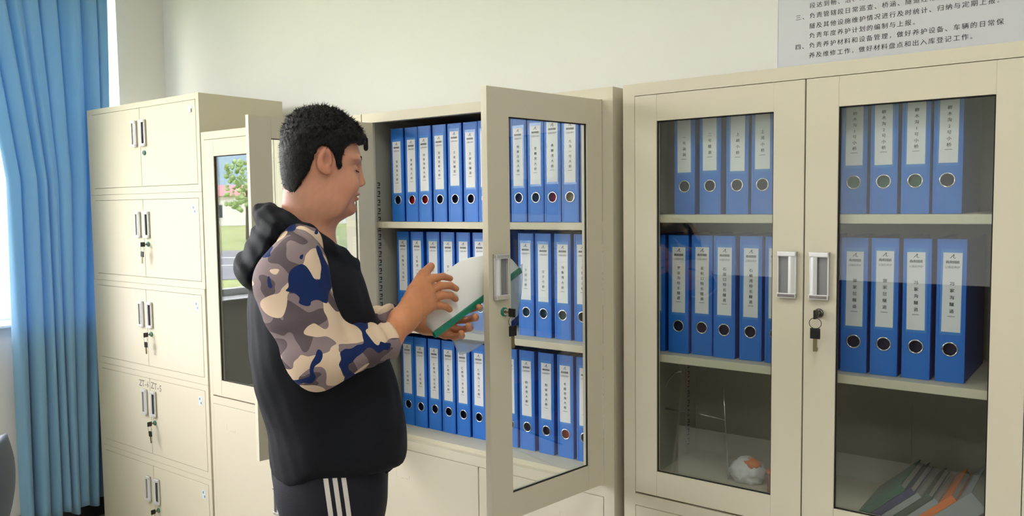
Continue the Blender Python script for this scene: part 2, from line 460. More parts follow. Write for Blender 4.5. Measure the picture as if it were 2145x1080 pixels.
def door_lock(parent, x, z, ring, keyed=True, hang=True, yaw=0.0, swing=0.0):
    bm = bmesh.new()
    cyl(bm, (0, 0, 0), (0, -0.004, 0), 0.0105, 20, mi=0); cyl(bm, (0, -0.004, 0), (0, -0.007, 0), 0.0075, 18, mi=1)
    box(bm, -0.0008, 0.0008, -0.0074, -0.0069, -0.004, 0.004, mi=2)
    o = obj('lock', bm, [M[ring], M['chrome'], M['black']], parent); o.location = (x, 0, z)
    if keyed:
        bm = bmesh.new()
        box(bm, -0.0012, 0.0012, -0.018, -0.0075, -0.003, 0.003, mi=1)
        box(bm, -0.0025, 0.0025, -0.038, -0.018, -0.010, 0.010, mi=0, bev=0.002)
        k = obj('key', bm, [M['black'], M['brass']], parent); k.location = (x, 0, z)
    if hang:
        bm = bmesh.new()
        R = Matrix.Rotation(swing, 4, 'Y')
        torus(bm, (0, -0.030, -0.018), 0.011, 0.0007, 'Y', 16, 4)
        for v in bm.verts: pass
        box(bm, -0.009, 0.009, -0.032, -0.0275, -0.050, -0.028, mi=0, bev=0.0018)
        box(bm, -0.0035, 0.0035, -0.031, -0.0285, -0.076, -0.050, mi=1)
        box(bm, 0.0035, 0.005, -0.031, -0.0285, -0.074, -0.067, mi=1)
        for v in bm.verts: v.co = R @ v.co; v.co.x *= 1.2; v.co.z *= 1.08
        k = obj('hanging_key', bm, [M['black'], M['brass']], parent); k.location = (x, 0, z)
    return o

def label_slots(parent, x, z):
    bm = bmesh.new()
    box(bm, -0.030, -0.027, -0.0015, 0, -0.016, 0.012); box(bm, -0.027, -0.018, -0.0015, 0, 0.010, 0.012); box(bm, -0.027, -0.02, -0.0015, 0, -0.016, -0.014)
    for q in (-0.006, 0.012): box(bm, q, q + .009, -0.002, 0, -0.017, -0.0145, bev=.0004)
    box(bm, 0.028, 0.031, -0.0015, 0, -0.017, -0.004)
    o = obj('label_slot', bm, M['paint'], parent); o.location = (x, 0, z)

# ------------------------------------------------------------------ stacked two-door locker units
SX0, SX1, UH, DEP = -2.818, -1.900, 0.3918, 0.40
ulab = ['topmost cream steel locker unit of the left stack, without a key in its lock',
        'second cream steel locker unit from the top of the left stack',
        'third cream steel locker unit from the top of the left stack',
        'fourth cream steel locker unit from the top, with ZT-6 and ZT-5 pencilled on its doors',
        'lowest cream steel locker unit of the left stack, standing on the floor']
for k in range(5):
    dx = 0.0 if k < 2 else -0.006
    z0 = (4 - k) * UH
    u = empty('locker_unit', (SX0 + dx, 0, z0)); tag(u, ulab[k], 'cabinet', 'stacked locker units')
    W = SX1 - SX0; H = UH - 0.0012
    bm = bmesh.new()
    t = 0.018
    box(bm, 0, W, 0.02, DEP, 0, t); box(bm, 0, W, 0.02, DEP, H - t, H)
    box(bm, 0, t, 0.02, DEP, t, H - t); box(bm, W - t, W, 0.02, DEP, t, H - t); box(bm, t, W - t, DEP - 0.004, DEP, t, H - t)
    # front face frame, closed round the doors
    d0, d1, mid = 0.044, W - 0.022, 0.467
    zb, zt = 0.029, H - 0.024
    box(bm, 0, d0, -0.001, 0.02, 0, H); box(bm, d1, W, -0.001, 0.02, 0, H); box(bm, d0, d1, -0.001, 0.02, 0, zb); box(bm, d0, d1, -0.001, 0.02, zt, H)
    obj('body', bm, M['paint'], u)
    bm = bmesh.new(); box(bm, d0, d1, 0.019, 0.021, zb, zt); obj('gap_shadow_strip', bm, M['gap'], u)
    g = 0.0016
    for s, (a, b) in enumerate(((d0, mid), (mid, d1))):
        bm = bmesh.new(); box(bm, a + g, b - g, -0.002, 0.016, zb + g, zt - g, bev=0.0012)
        tilt = 0.0
        dr = obj('door', bm, M['paint'], u)
        if s == 0:
            recessed_handle(dr, mid - 0.041, z0 * 0 + 0.257, -1, 0.033, 0.112, 'alu').location.y = -0.002
        else:
            recessed_handle(dr, mid + 0.030, 0.257, 1, 0.038, 0.112, 'alu').location.y = -0.002
            door_lock(dr, mid + 0.032, 0.173, 'green', keyed=(k > 0), hang=(k > 0), swing=0.18 - 0.1 * k).location.y = -0.002
            # small printed card
            bm = bmesh.new(); hx = d1 - 0.035
            if k == 0:
                box(bm, hx - 0.016, hx + 0.012, -0.0032, -0.002, H - 0.058, H - 0.046, mi=2, bev=.0003)
                box(bm, hx - 0.010, hx + 0.008, -0.006, -0.0032, H - 0.074, H - 0.058, mi=2, bev=.0006)
                obj('hinge_plate', bm, [M['sticker'], M['stickerd'], M['alud']], dr)
            else:
                box(bm, hx - 0.012, hx + 0.010, -0.0026, -0.002, H - 0.088, H - 0.052, mi=0)
                box(bm, hx - 0.008, hx - 0.001, -0.003, -0.0026, H - 0.067, H - 0.057, mi=1); box(bm, hx + 0.001, hx + 0.007, -0.003, -0.0026, H - 0.083, H - 0.073, mi=1)
                obj('sticker', bm, [M['sticker'], M['stickerd'], M['alud']], dr)
        if k == 3:
            txt = 'ZT-6' if s == 0 else 'ZT-5'
            xs = (mid - 0.078, mid - 0.055, mid - 0.036, mid - 0.017) if s == 0 else (mid + 0.022, mid + 0.047, mid + 0.067, mid + 0.088)
            zz = zt - 0.028
            o = link_mesh('lettering', glyph_mesh([(c, xx, zz - 0.002 * q * (s), 0.040) for q, (c, xx) in enumerate(zip(txt, xs))]), M['pen'], dr); o.location = (0, -0.0024, 0)

# ------------------------------------------------------------------ tall glass-door cabinets
CH = 1.80
DZ0, DZ1 = 0.750, 1.770          # glass doors
GZ0, GZ1 = 0.815, 1.703          # glass
def glass_door(root, hx, width, sgn, ang, handle_dz=1.335, lock='black', keyed=True, hang=True, hasl=True, slot=False, jitter=0.0):
    """sgn=+1: hinge on the left, door extends to +x; ang: rotation about the hinge"""
    d = empty('glass_door', (hx, 0, 0), ang); d.parent = root
    th = 0.018
    bpy.data.objects.remove(d)
    g = 0.0016
    st_h, st_f = 0.062, 0.071
    bm = bmesh.new()
    def X(a, b): return (a, b) if sgn > 0 else (-b, -a)
    for (a, b, c, e) in ((g, st_h, DZ0 + g, DZ1 - g), (width - st_f, width - g, DZ0 + g, DZ1 - g)):
        x0, x1 = X(a, b); box(bm, x0, x1, -0.001, th, c, e, bev=0.0012)
    x0, x1 = X(st_h, width - st_f)
    box(bm, x0, x1, -0.0006, th, DZ0 + g, GZ0, bev=0.001); box(bm, x0, x1, -0.0006, th, GZ1, DZ1 - g, bev=0.001)
    d = obj('glass_door', bm, M['paint'], root); d.location = (hx, 0, 0); d.rotation_euler = (0, 0, ang)
    bm = bmesh.new(); box(bm, x0 - .004, x1 + .004, 0.007, 0.011, GZ0 - .004, GZ1 + .004); obj('pane', bm, M['glass'], d)
    # rubber bead round the glass
    bm = bmesh.new(); q = 0.0025
    for (a, b, c, e) in ((x0, x0 + q, GZ0, GZ1), (x1 - q, x1, GZ0, GZ1), (x0, x1, GZ0, GZ0 + q), (x0, x1, GZ1 - q, GZ1)): box(bm, a, b, 0.003, 0.007, c, e)
    obj('glazing_bead', bm, M['gap'], d)
    cx = (width - st_f * .5) * sgn
    if slot:
        bm = bmesh.new()
        for zc in (1.70,):
            cyl(bm, (sgn * 0.030, th, zc - .014), (sgn * 0.030, th + .0012, zc - .014), 0.0085, 16); cyl(bm, (sgn * 0.030, th, zc + .014), (sgn * 0.030, th + .0012, zc + .014), 0.0085, 16)
            box(bm, sgn * 0.030 - .0085, sgn * 0.030 + .0085, th, th + .0012, zc - .014, zc + .014)
        obj('hinge_slot', bm, M['gap'], d)
    return d, cx

def cabinet(name, x0, x1, label, frames, shelves, slots=True, inner='inner'):
    W = x1 - x0
    c = empty(name, (x0, 0, 0)); tag(c, label, 'cabinet', 'tall glass door cabinets')
    bm = bmesh.new(); t = 0.020; fl, frr = frames
    box(bm, 0, t, 0.02, DEP, 0, CH); box(bm, W - t, W, 0.02, DEP, 0, CH); box(bm, t, W - t, 0.02, DEP, CH - t, CH)
    box(bm, t, W - t, DEP - .004, DEP, 0, CH - t)
    box(bm, 0, fl, 0, 0.02, 0, CH); box(bm, W - frr, W, 0, 0.02, 0, CH); box(bm, fl, W - frr, 0, 0.02, DZ1, CH)
    box(bm, fl, W - frr, 0, 0.02, 0.716, DZ0 - .004)                       # rail under the glass doors
    box(bm, fl, W - frr, 0, 0.02, 0, 0.08)
    box(bm, t, W - t, 0.02, DEP - .004, 0.08, 0.10)
    obj('body', bm, M['paint'], c)
    bm = bmesh.new(); box(bm, t, W - t, 0.0205, DEP - .0045, 0.735, 0.760); obj('floor_panel', bm, M['paint'], c)
    # grey inner linings
    bm = bmesh.new()
    box(bm, t, t + .001, 0.021, DEP - .005, 0.761, CH - t); box(bm, W - t - .001, W - t, 0.021, DEP - .005, 0.761, CH - t)
    box(bm, t, W - t, DEP - .006, DEP - .005, 0.761, CH - t)
    obj('lining', bm, M[inner], c)
    for z in shelves:
        bm = bmesh.new(); box(bm, t + .003, W - t - .003, 0.022, DEP - .01, z - 0.020, z, bev=0.002); obj('shelf', bm, M['paint'], c)
    # slotted shelf strips
    for sx, sg in ((t + .001, 1), (W - t - .001, -1)):
        for yy in (0.045, DEP - 0.06):
            bm = bmesh.new()
            xa, xb = (sx, sx + .002) if sg > 0 else (sx - .002, sx)
            box(bm, xa, xb, yy - .013, yy + .013, 0.762, 1.60); st = obj('shelf_strip', bm, M[inner], c)
            bm = bmesh.new()
            zz = 0.79
            xc, xd = (xb, xb + .0006) if sg > 0 else (xa - .0006, xa)
            while zz < 1.58:
                box(bm, xc, xd, yy - .006, yy + .006, zz, zz + .0032)
                box(bm, xc, xd, yy + .003, yy + .0062, zz + .009, zz + .019); box(bm, xc, xd, yy - .005, yy + .0062, zz + .016, zz + .019); box(bm, xc, xd, yy - .003, yy + .006, zz + .008, zz + .0105)
                zz += 0.0285
            o = obj('slots', bm, M['gap'], st); o['kind'] = 'stuff'
    # lower steel doors
    g = 0.0016; a0, a1 = fl, W - frr; mid = (a0 + a1) / 2
    bm = bmesh.new(); box(bm, a0, a1, 0.019, 0.0205, 0.08, 0.716); obj('gap_shadow_strip', bm, M['gap'], c)
    for s, (a, b) in enumerate(((a0, mid), (mid, a1))):
        bm = bmesh.new(); box(bm, a + g, b - g, -0.001, 0.016, 0.08 + g, 0.716 - g, bev=0.0012); dr = obj('lower_door', bm, M['paint'], c)
        label_slots(dr, (a + 0.115) if s == 0 else b - 0.115, 0.634)
        recessed_handle(dr, mid - 0.035 if s == 0 else mid + 0.035, 0.40, -1 if s == 0 else 1).location.y = -0.001
        if s: door_lock(dr, mid + 0.035, 0.31, 'chrome', keyed=False, hang=False).location.y = -.001
    return c, W

SH = (1.449, 1.113)
# S : behind the man, next to the stack
cS, W = cabinet('glass_cabinet', -1.893, -0.965, 'tall cream glass-door cabinet behind the man, beside the locker stack, mirroring the outdoors', (0.02, 0.02), (), inner='inner_shaded')
wS = (W - 0.04) / 2
for sg, hx in ((1, 0.02), (-1, W - 0.02)):
    d, cx = glass_door(cS, hx, wS, sg, 0)
    recessed_handle(d, cx, 1.335, -sg).location.y = -0.001
    if sg < 0: door_lock(d, cx, 1.252, 'chrome').location.y = -.001
# M : open cabinet
MX0 = -0.960
cM, W = cabinet('glass_cabinet', MX0, -0.018, 'tall cream cabinet with both glass doors swung open, full of blue binders', (0.038, 0.032), SH)
d, cx = glass_door(cM, 0.038, 0.425, 1, math.radians(-100), slot=True)
recessed_handle(d, cx, 1.335, -1).location.y = -0.001
d, cx = glass_door(cM, W - 0.032, 0.410, -1, math.radians(81.5))
recessed_handle(d, cx, 1.335, 1).location.y = -0.001
door_lock(d, cx + 0.012, 1.252, 'green').location.y = -.001
# R : right closed cabinet
RX0 = 0.012
cR, W = cabinet('glass_cabinet', RX0, 0.934, 'tall cream cabinet on the right with closed glass doors, under the notice panel', (0.033, 0.035), (1.470, 1.115))
wR = (W - 0.068) / 2
for sg, hx in ((1, 0.033), (-1, W - 0.035)):
    d, cx = glass_door(cR, hx, wR, sg, 0)
    recessed_handle(d, cx, 1.335, -sg).location.y = -0.001
    if sg < 0: door_lock(d, cx, 1.252, 'chrome').location.y = -.001

# ------------------------------------------------------------------ lever-arch binders
BW, BH, BD = 0.0565, 0.302, 0.270
def spine_mesh():
    bm = bmesh.new(); w2 = BW / 2 - 0.001
    out = [bm.verts.new((x, 0, z)) for x, z in ((-w2, 0), (w2, 0), (w2, BH), (-w2, BH))]
    ee = [bm.edges.new((out[i], out[(i + 1) % 4])) for i in range(4)]
    ci = [bm.verts.new((0.0135 * math.cos(a), 0, 0.070 + 0.0135 * math.sin(a))) for a in [2 * math.pi * i / 24 for i in range(24)]]
    ee += [bm.edges.new((ci[i], ci[(i + 1) % 24])) for i in range(24)]
    bmesh.ops.triangle_fill(bm, use_beauty=True, edges=ee, normal=(0, -1, 0))
    r = bmesh.ops.extrude_face_region(bm, geom=bm.faces[:])
    for v in [g for g in r['geom'] if isinstance(g, bmesh.types.BMVert)]: v.co.y += 0.003
    # moulded upright creases at each side of the spine
    for s in (-1, 1): box(bm, s * (BW / 2 - .0055) - .0008, s * (BW / 2 - .0055) + .0008, -0.0006, 0.001, 0.004, BH - .004)
    return bm
def binder_proto(papers):
    r = obj('lever_arch_binder', spine_mesh(), M['blue'])
    for s in (-1, 1):
        bm = bmesh.new(); a = s * BW / 2
        box(bm, min(a, a - s * .0025), max(a, a - s * .0025), 0.0015, BD, 0.0, BH, bev=0.0008); obj('cover', bm, M['bluedark'], r)
    bm = bmesh.new(); box(bm, -BW / 2 + .004, BW / 2 - .004, 0.012, BD - .02, 0.004, BH - .012); obj('papers', bm, M[papers], r)
    bm = bmesh.new(); torus(bm, (0, -0.0002, 0.070), 0.0142, 0.0017, 'Y', 24, 6); obj('finger_ring', bm, M['chrome'], r, True)
    bm = bmesh.new(); box(bm, -0.0205, 0.0205, -0.0006, 0.0004, 0.100, 0.281, mi=0); obj('label_pocket', bm, M['pocket'], r)
    return r
protos = {}
HEADR = '南龙国道'; SMALL = '公路段养护'
def logo_mesh():
    bm = bmesh.new()
    for poly in ([(-0.0055, -0.0042), (-0.0040, -0.0042), (0.0030, 0.0042), (0.0018, 0.0046)],
                 [(0.0018, 0.0046), (0.0030, 0.0042), (0.0020, -0.0036), (0.0006, -0.0030)],
                 [(0.0020, -0.0036), (0.0006, -0.0030), (0.0020, -0.0048), (0.0058, -0.0036), (0.0056, -0.0026)][0:1] + [(0.0022, -0.0048), (0.0060, -0.0032), (0.0054, -0.0024)],
                 [(-0.0030, -0.0012), (-0.0018, -0.0020), (0.0002, 0.0010), (-0.0006, 0.0016)]):
        bm.faces.new([bm.verts.new((x * 1.0, 0, z)) for x, z in reversed(poly)])
    me = bpy.data.meshes.new('logo'); bm.to_mesh(me); bm.free(); return me
LOGO = logo_mesh(); LOGO.materials.append(M['ink'])
HM = None
_lab_cache = {}
def card_meshes(name):
    global HM
    if HM is None:
        HM = glyph_mesh([(c, (i - 1.5) * 0.0064, 0.2535, 0.0066, 0.0003) for i, c in enumerate(HEADR)]); HM.materials.append(M['ink'])
        sm = glyph_mesh([(c, (i - 2) * 0.0056, 0.2425, 0.0056) for i, c in enumerate(SMALL)]); sm.materials.append(M['inkgrey'])
        _lab_cache['_small'] = sm
    if name not in _lab_cache:
        n = len(name); pitch = 0.0145 if n <= 5 else (0.0138 if n <= 6 else 0.0128); zl = 0.150 if n <= 6 else 0.143
        it = [(c, 0.0005, zl + (n - 1 - i) * pitch, 0.0088, 0.0002) for i, c in enumerate(name)]
        me = glyph_mesh(it); me.materials.append(M['ink']); _lab_cache[name] = me
    return HM, _lab_cache['_small'], _lab_cache[name]
bm = bmesh.new(); box(bm, -0.0178, 0.0178, -0.0003, 0.0003, 0.106, 0.273); cardm = bpy.data.meshes.new('label_card'); bm.to_mesh(cardm); bm.free(); cardm.materials.append(M['card'])
bm = bmesh.new(); box(bm, -0.007, 0.007, -0.0001, 0, -0.0006, 0.0006); tinym = bpy.data.meshes.new('line'); bm.to_mesh(tinym); bm.free(); tinym.materials.append(M['inkgrey'])

def place_binder(x, y, z, papers, name, label, group, lift=0.0, tilt=0.0, yaw=0.0):
    if papers not in protos:
        r = protos[papers] = binder_proto(papers); kids = None
    else:
        s = protos[papers]; r = s.copy(); COL.objects.link(r)
        for ch in [c for c in s.children if c.name.split('.')[0] in ('cover', 'papers', 'finger_ring', 'label_pocket')]:
            c = ch.copy(); COL.objects.link(c); c.parent = r
    r.location = (x + BW / 2, y, z); r.rotation_euler = (0, tilt, yaw)
    for k in ('label', 'group', 'category'):
        if k in r: del r[k]
    tag(r, label, 'binder', group)
    for ch in r.children:
        if ch.name.startswith('label_pocket'): ch.location.z = lift
    cd = bpy.data.objects.new('label_card', cardm); COL.objects.link(cd); cd.parent = r; cd.location = (0, -0.0009, lift)
    cd.rotation_euler = (0, random.uniform(-.008, .008), 0)
    h, sm, nm = card_meshes(name)
    for nme, me, dz in (('heading', h, 0), ('subheading', sm, 0), ('title', nm, 0), ('logo', LOGO, 0.2655), ('rule', tinym, 0.1335 if len(name) > 6 else 0.139)):
        o = bpy.data.objects.new(nme, me); COL.objects.link(o); o.parent = cd; o.location = (0, -0.0006, dz)
    return r

ORD = ['first', 'second', 'third', 'fourth', 'fifth', 'sixth', 'seventh', 'eighth', 'ninth', 'tenth', 'eleventh', 'twelfth', 'thirteenth', 'fourteenth']
PN = {'pap_navy': 'navy', 'pap_red': 'red', 'pap_green': 'green', 'pap_teal': 'teal', 'pap_beige': 'half beige'}
def row(xs, y, z, names, papers, where, group, lifts=None):
    for i, x in enumerate(xs):
        pc = papers.get(i, 'pap_navy')
        place_binder(x, y + random.uniform(-.003, .003), z + 0.0006, pc, names[i],
                     '%s blue binder from left %s, %s inside finger hole' % (ORD[i], where, PN[pc]), group,
                     lift=(lifts or {}).get(i, 0.0) + random.uniform(-.002, .002), tilt=0.0, yaw=random.uniform(-.01, .01))
x1 = [-0.889, -0.8265, -0.766, -0.704, -0.642, -0.580, -0.518, -0.457, -0.396, -0.336, -0.277, -0.217, -0.157]
row(x1, 0.060, 1.449, ['张家沟大桥', '张家沟大桥', '刘家沟岭大桥', '刘家沟岭大桥', '王家砭隧道', '王家砭隧道', '何家庄沟大桥', '何家庄沟大桥', '何家庄沟大桥', '香柳湾大桥', '香柳湾大桥', '九沟一号大桥', '九沟一号大桥'],
    {1: 'pap_red', 2: 'pap_red', 10: 'pap_red', 11: 'pap_beige', 12: 'pap_beige'}, 'on the open cabinet top shelf', 'binders on the top shelf of the open cabinet',
    {0: -.012, 1: -.010, 2: -.008, 3: -.006, 4: .003, 9: .002, 10: .008, 11: .004})
x2 = [-0.892, -0.826, -0.760, -0.695, -0.630, -0.564, -0.388, -0.325, -0.258, -0.191, -0.124]
row(x2, 0.080, 1.113, ['兴隆沟一号桥', '上集湾一号桥', '官庄大桥', '官庄大桥', '贾豆子大桥', '贾豆子大桥', '下河小桥', '豆子小桥', '马集湾大桥', '马集湾大桥', '马集湾大桥'],
    {6: 'pap_teal', 7: 'pap_teal', 8: 'pap_teal'}, 'on the open cabinet second shelf', 'binders on the second shelf of the open cabinet')
x3 = [-0.905, -0.846, -0.785, -0.723, -0.661, -0.598, -0.536, -0.470, -0.407, -0.336, -0.270, -0.203, -0.136]
row(x3, 0.105, 0.760, ['方窑洞', '方窑洞', '仁桥沟一号大桥', '仁桥沟二号大桥', '仁桥沟一号大桥', '仁桥沟二号大桥', '石门隧道', '石门隧道', '阳家湾大桥', '阳家湾大桥', '老磨坊沟大桥', '老磨坊沟大桥', '老磨坊沟大桥'],
    {10: 'pap_red'}, 'on the open cabinet bottom', 'binders on the bottom of the open cabinet')
xr1 = [0.126, 0.195, 0.263, 0.325, 0.388, 0.466, 0.531, 0.594, 0.657, 0.717]
row(xr1, 0.060, 1.470, ['一号涵洞', '二号隧道', '上磨小桥', '上湾小桥', '上湾小桥', '上湾小桥', '柳木沟1号小桥', '柳木沟2号小桥', '柳木沟1号小桥', '柳木沟2号小桥'],
    {6: 'pap_green', 7: 'pap_green', 8: 'pap_green'}, 'on the right cabinet top shelf', 'binders on the top shelf of the right cabinet')
xr2 = [0.042, 0.110, 0.172, 0.233, 0.298, 0.362, 0.475, 0.537, 0.600, 0.664, 0.729]
row(xr2, 0.060, 1.115, ['罗家沟隧道', '罗家沟特长隧道', '麦积口特长隧道', '石崖口特长隧道', '石峡湾特长隧道', '石峡湾特长隧道', '郭家岔隧道', '郭家岔隧道', '郭家岔隧道', '冯家沟隧道', '冯家沟隧道'],
    {}, 'on the right cabinet second shelf', 'binders on the second shelf of the right cabinet')
bpy.data.objects.remove(_tmpo)

# ------------------------------------------------------------------ things in the lower part of the right cabinet
def leaning(name, x, th, h, lean, m_, label, wid=0.22, rings=False):
    r = empty(name, (x, 0.12, 0.7605)); tag(r, label, 'folder', 'files leaning in the right cabinet')
    R = Matrix.Rotation(lean, 4, 'Y')
    lift = 0.0
    bm = bmesh.new(); box(bm, 0, 0.002, 0, wid, 0, h, rot=R); box(bm, th - .002, th, 0, wid, 0, h, rot=R); box(bm, 0, th, -0.002, 0.0, 0, h, rot=R)
    zmin = min(v.co.z for v in bm.verts)
    for v in bm.verts: v.co.z -= zmin
    obj('cover', bm, M[m_], r)
    bm = bmesh.new(); box(bm, .0022, th - .0022, 0.002, wid - .006, 0.003, h - .003, rot=R)
    for v in bm.verts: v.co.z -= zmin
    obj('sheets', bm, M['sheets'], r)
L_ = math.radians(47)
leaning('file_folder', 0.562, 0.0150, 0.128, L_, 'fgreen', 'dark green folder leaning leftmost in the bottom of the right cabinet')
leaning('file_folder', 0.5855, 0.0140, 0.124, L_, 'fnavy', 'navy folder leaning between the dark green and the grey one')
leaning('file_folder', 0.6075, 0.0130, 0.114, L_, 'fgrey', 'thin grey folder leaning beside the navy one')
leaning('file_folder', 0.628, 0.0130, 0.116, L_, 'fgreen2', 'moss green folder leaning between two grey ones')
leaning('file_folder', 0.6485, 0.0125, 0.106, L_, 'fgrey', 'grey folder leaning left of the orange one')
leaning('file_folder', 0.668, 0.0150, 0.124, L_, 'orange', 'orange folder leaning in the bottom of the right cabinet')
leaning('file_folder', 0.7145, 0.045, 0.112, L_, 'fgrey', 'thick pale grey folder rightmost behind the closed glass')
# wire stand
ws = empty('wire_stand', (0.15, 0.20, 0.7605)); tag(ws, 'thin bent chrome wire stand in the bottom of the right cabinet', 'stand')
for nm, pts in (('upright', [(-0.135, 0, 0.0), (-0.130, 0, .19), (-0.112, 0, .245), (-0.088, 0, .272), (-0.07, 0, 0.276)]), ('upright', [(0.052, 0, .245), (0.056, .0, .16), (0.062, 0, 0.08), (0.066, 0, 0.0)]),
                ('cross_wire', [(-0.132, 0, 0.165), (-0.03, 0, .166), (0.057, 0, .160)])):
    bm = bmesh.new(); tube(bm, pts, 0.0022); obj(nm, bm, M['chrome'], ws, True)
# crumpled bag with an orange thing
def crumple(name, c, r, seed, m_, parent=None, amp=.2, sub=3):
    bm = bmesh.new(); res = bmesh.ops.create_icosphere(bm, subdivisions=sub, radius=1)
    rs = np.random.default_rng(seed); K = rs.normal(size=(14, 3)) * 3.5; ph = rs.uniform(0, 6.28, 14)
    for v in bm.verts:
        p = np.array(v.co); d = float(np.abs(np.sin(K @ p + ph)).mean() - .6)
        v.co = Vector((p[0] * r[0], p[1] * r[1], p[2] * r[2])) * (1 + amp * d * 2)
    zm = min(v.co.z for v in bm.verts)
    for v in bm.verts:
        v.co.z = max(v.co.z, zm * .8); v.co += Vector(c)
    return obj(name, bm, M[m_], parent, True)
bg = empty('plastic_bag', (0.262, 0.215, 0.7605)); tag(bg, 'crumpled white plastic bag with something orange in it, beside the wire stand', 'bag')
bo = crumple('bag_film', (0, 0, 0.0285), (0.046, 0.038, 0.034), 3, 'card', bg, 0.42, 4)
bo = crumple('orange_content', (0.016, -0.008, 0.052), (0.022, 0.02, 0.014), 5, 'orange', bg, .5)
bs = empty('orange_box', (0.365, 0.19, 0.7605)); tag(bs, 'small brownish orange box half hidden behind the right cabinet door stile', 'box')
bm = bmesh.new(); box(bm, -0.03, 0.03, -0.03, 0.03, 0, 0.05, bev=.003); obj('carton', bm, mat('brown_carton', (150, 96, 70), .7), bs)
bm = bmesh.new(); box(bm, -0.031, 0.031, -0.031, 0.031, 0.05, 0.06, bev=.003); obj('lid', bm, M['orange'], bs)

# ------------------------------------------------------------------ notice panel on the wall
nb = empty('notice_panel', (0.247, YB - 0.002, 1.40)); tag(nb, 'pale grey wall notice panel with lines of black Chinese text above the right cabinet', 'sign')
bm = bmesh.new(); box(bm, 0, 0.70, -0.006, -0.0005, 0.30, 1.20, bev=.001); obj('panel', bm, M['poster'], nb)
bm = bmesh.new(); box(bm, -0.002, 0.0, -0.007, 0, 0.30, 1.20); box(bm, 0.70, 0.702, -0.007, 0, 0.30, 1.20); obj('edge_strip', bm, M['alu'], nb)
CP = 0.01854
LN = [('段达到畅、洁、绿、美。', None, 2.033), ('负责管辖段日常巡查、桥涵、隧道经常检查，对', '三、', 2.0055), ('隧及其他设施维护情况进行及时统计、归纳与定期上报。', None, 1.978),
      ('负责年度养护计划的编制与上报。', None, 1.952), ('负责养护材料和设备管理，做好养护设备、车辆的日常保', '四、', 1.9255), ('养及维修工作，做好材料盘点和出入库登记工作。', None, 1.899)]
_tmpo = bpy.data.objects.new('lettering_source', _tmpc); COL.objects.link(_tmpo)
for s_, num, z in LN:
    it = [(c, 0.342 + i * CP - 0.247, z - 1.40, 0.0158, 0.00012) for i, c in enumerate(s_)]
    if num: it += [(c, 0.304 + i * CP - 0.247, z - 1.40, 0.0158, 0.00012) for i, c in enumerate(num)]
    o = link_mesh('lettering', glyph_mesh(it), M['ink'], nb); o.location = (0, -0.0064, 0)
bpy.data.objects.remove(_tmpo)

# ------------------------------------------------------------------ curtain
cu = empty('curtain', (XL + 0.09, 0, 0)); tag(cu, 'long pleated blue curtain hanging at the left window', 'curtain')
NU, NV = 420, 60; V = []; Fc = []
zt, zb = 2.74, 0.10
for j in range(NV + 1):
    t = j / NV; z = zt + (zb - zt) * t
    y0 = 0.15 - 0.10 * t + 0.01 * math.sin(t * 5); y1 = -0.335 - 0.15 * max(0, 1 - t / 0.42)
    for i in range(NU + 1):
        s = i / NU
        ph = s * 2 * math.pi * 7.5 + 0.8 * math.sin(s * 9 + 1) + 0.5 * math.sin(t * 2.3 + s * 6)
        amp = (0.022 + 0.022 * t + 0.01 * math.sin(s * 17))
        amp *= 0.55 + 0.45 * min(1, s / .25)
        x = -0.045 * max(0, 1 - s / .28) + amp * math.sin(ph) + 0.006 * math.sin(2.3 * ph + 3 * t) + 0.02 * t * min(1, s / .3) - 0.006
        y = y0 + (y1 - y0) * s + 0.012 * math.cos(ph) + 0.010 * math.sin(t * 3 + s * 8)
        V.append((x, y, z + (0.012 * math.sin(ph * .5 + 1) if j == NV else 0)))
for j in range(NV):
    for i in range(NU):
        a = j * (NU + 1) + i; Fc.append((a, a + 1, a + NU + 2, a + NU + 1))
me = bpy.data.meshes.new('cloth'); me.from_pydata(V, [], Fc)
o = link_mesh('cloth', me, M['curtain'], cu, True)
md = o.modifiers.new('t', 'SOLIDIFY'); md.thickness = 0.0015
bm = bmesh.new()
for k in range(18):
    y = 0.14 - k * 0.037; box(bm, -0.004, 0.004, y - .006, y + .006, 2.73, 2.765)
obj('hooks', bm, M['alu'], cu)
cr = empty('curtain_rod', (XL + 0.09, 0, 2.775)); tag(cr, 'metal curtain rod above the left window', 'curtain rod')
bm = bmesh.new(); cyl(bm, (0, 0.22, 0), (0, -4.3, 0), 0.011, 12); obj('rod', bm, M['alu'], cr, True)
for y in (0.2, -2.1, -4.2):
    bm = bmesh.new(); box(bm, -0.09, 0.0, y - .008, y + .008, -0.008, 0.008); obj('bracket', bm, M['alu'], cr)

# ------------------------------------------------------------------ two desks behind the camera (seen only as the dark half of the reflections in the closed glass)
M['walnut'] = mat('dark_walnut_laminate', (62, 46, 38), 0.5, var=0.15, vscale=9)
for k, x in enumerate((-2.0, 0.102)):
    dk = empty('office_desk', (x, -3.9, 0)); tag(dk, ['dark walnut office desk behind the camera, nearer the windows', 'dark walnut office desk behind the camera, further from the windows'][k], 'desk', 'desks behind the camera')
    bm = bmesh.new(); box(bm, 0, 2.1, 0, 0.75, 0.72, 0.755, bev=.004); obj('desktop', bm, M['walnut'], dk)
    bm = bmesh.new(); box(bm, 0, 2.1, 0.76, 0.79, 0, 1.03, bev=.003); obj('front_panel', bm, M['walnut'], dk)
    for xx in (0.0, 2.06):
        bm = bmesh.new(); box(bm, xx, xx + .04, 0.0, 0.755, 0, 0.718, bev=.003); obj('side_panel', bm, M['walnut'], dk)

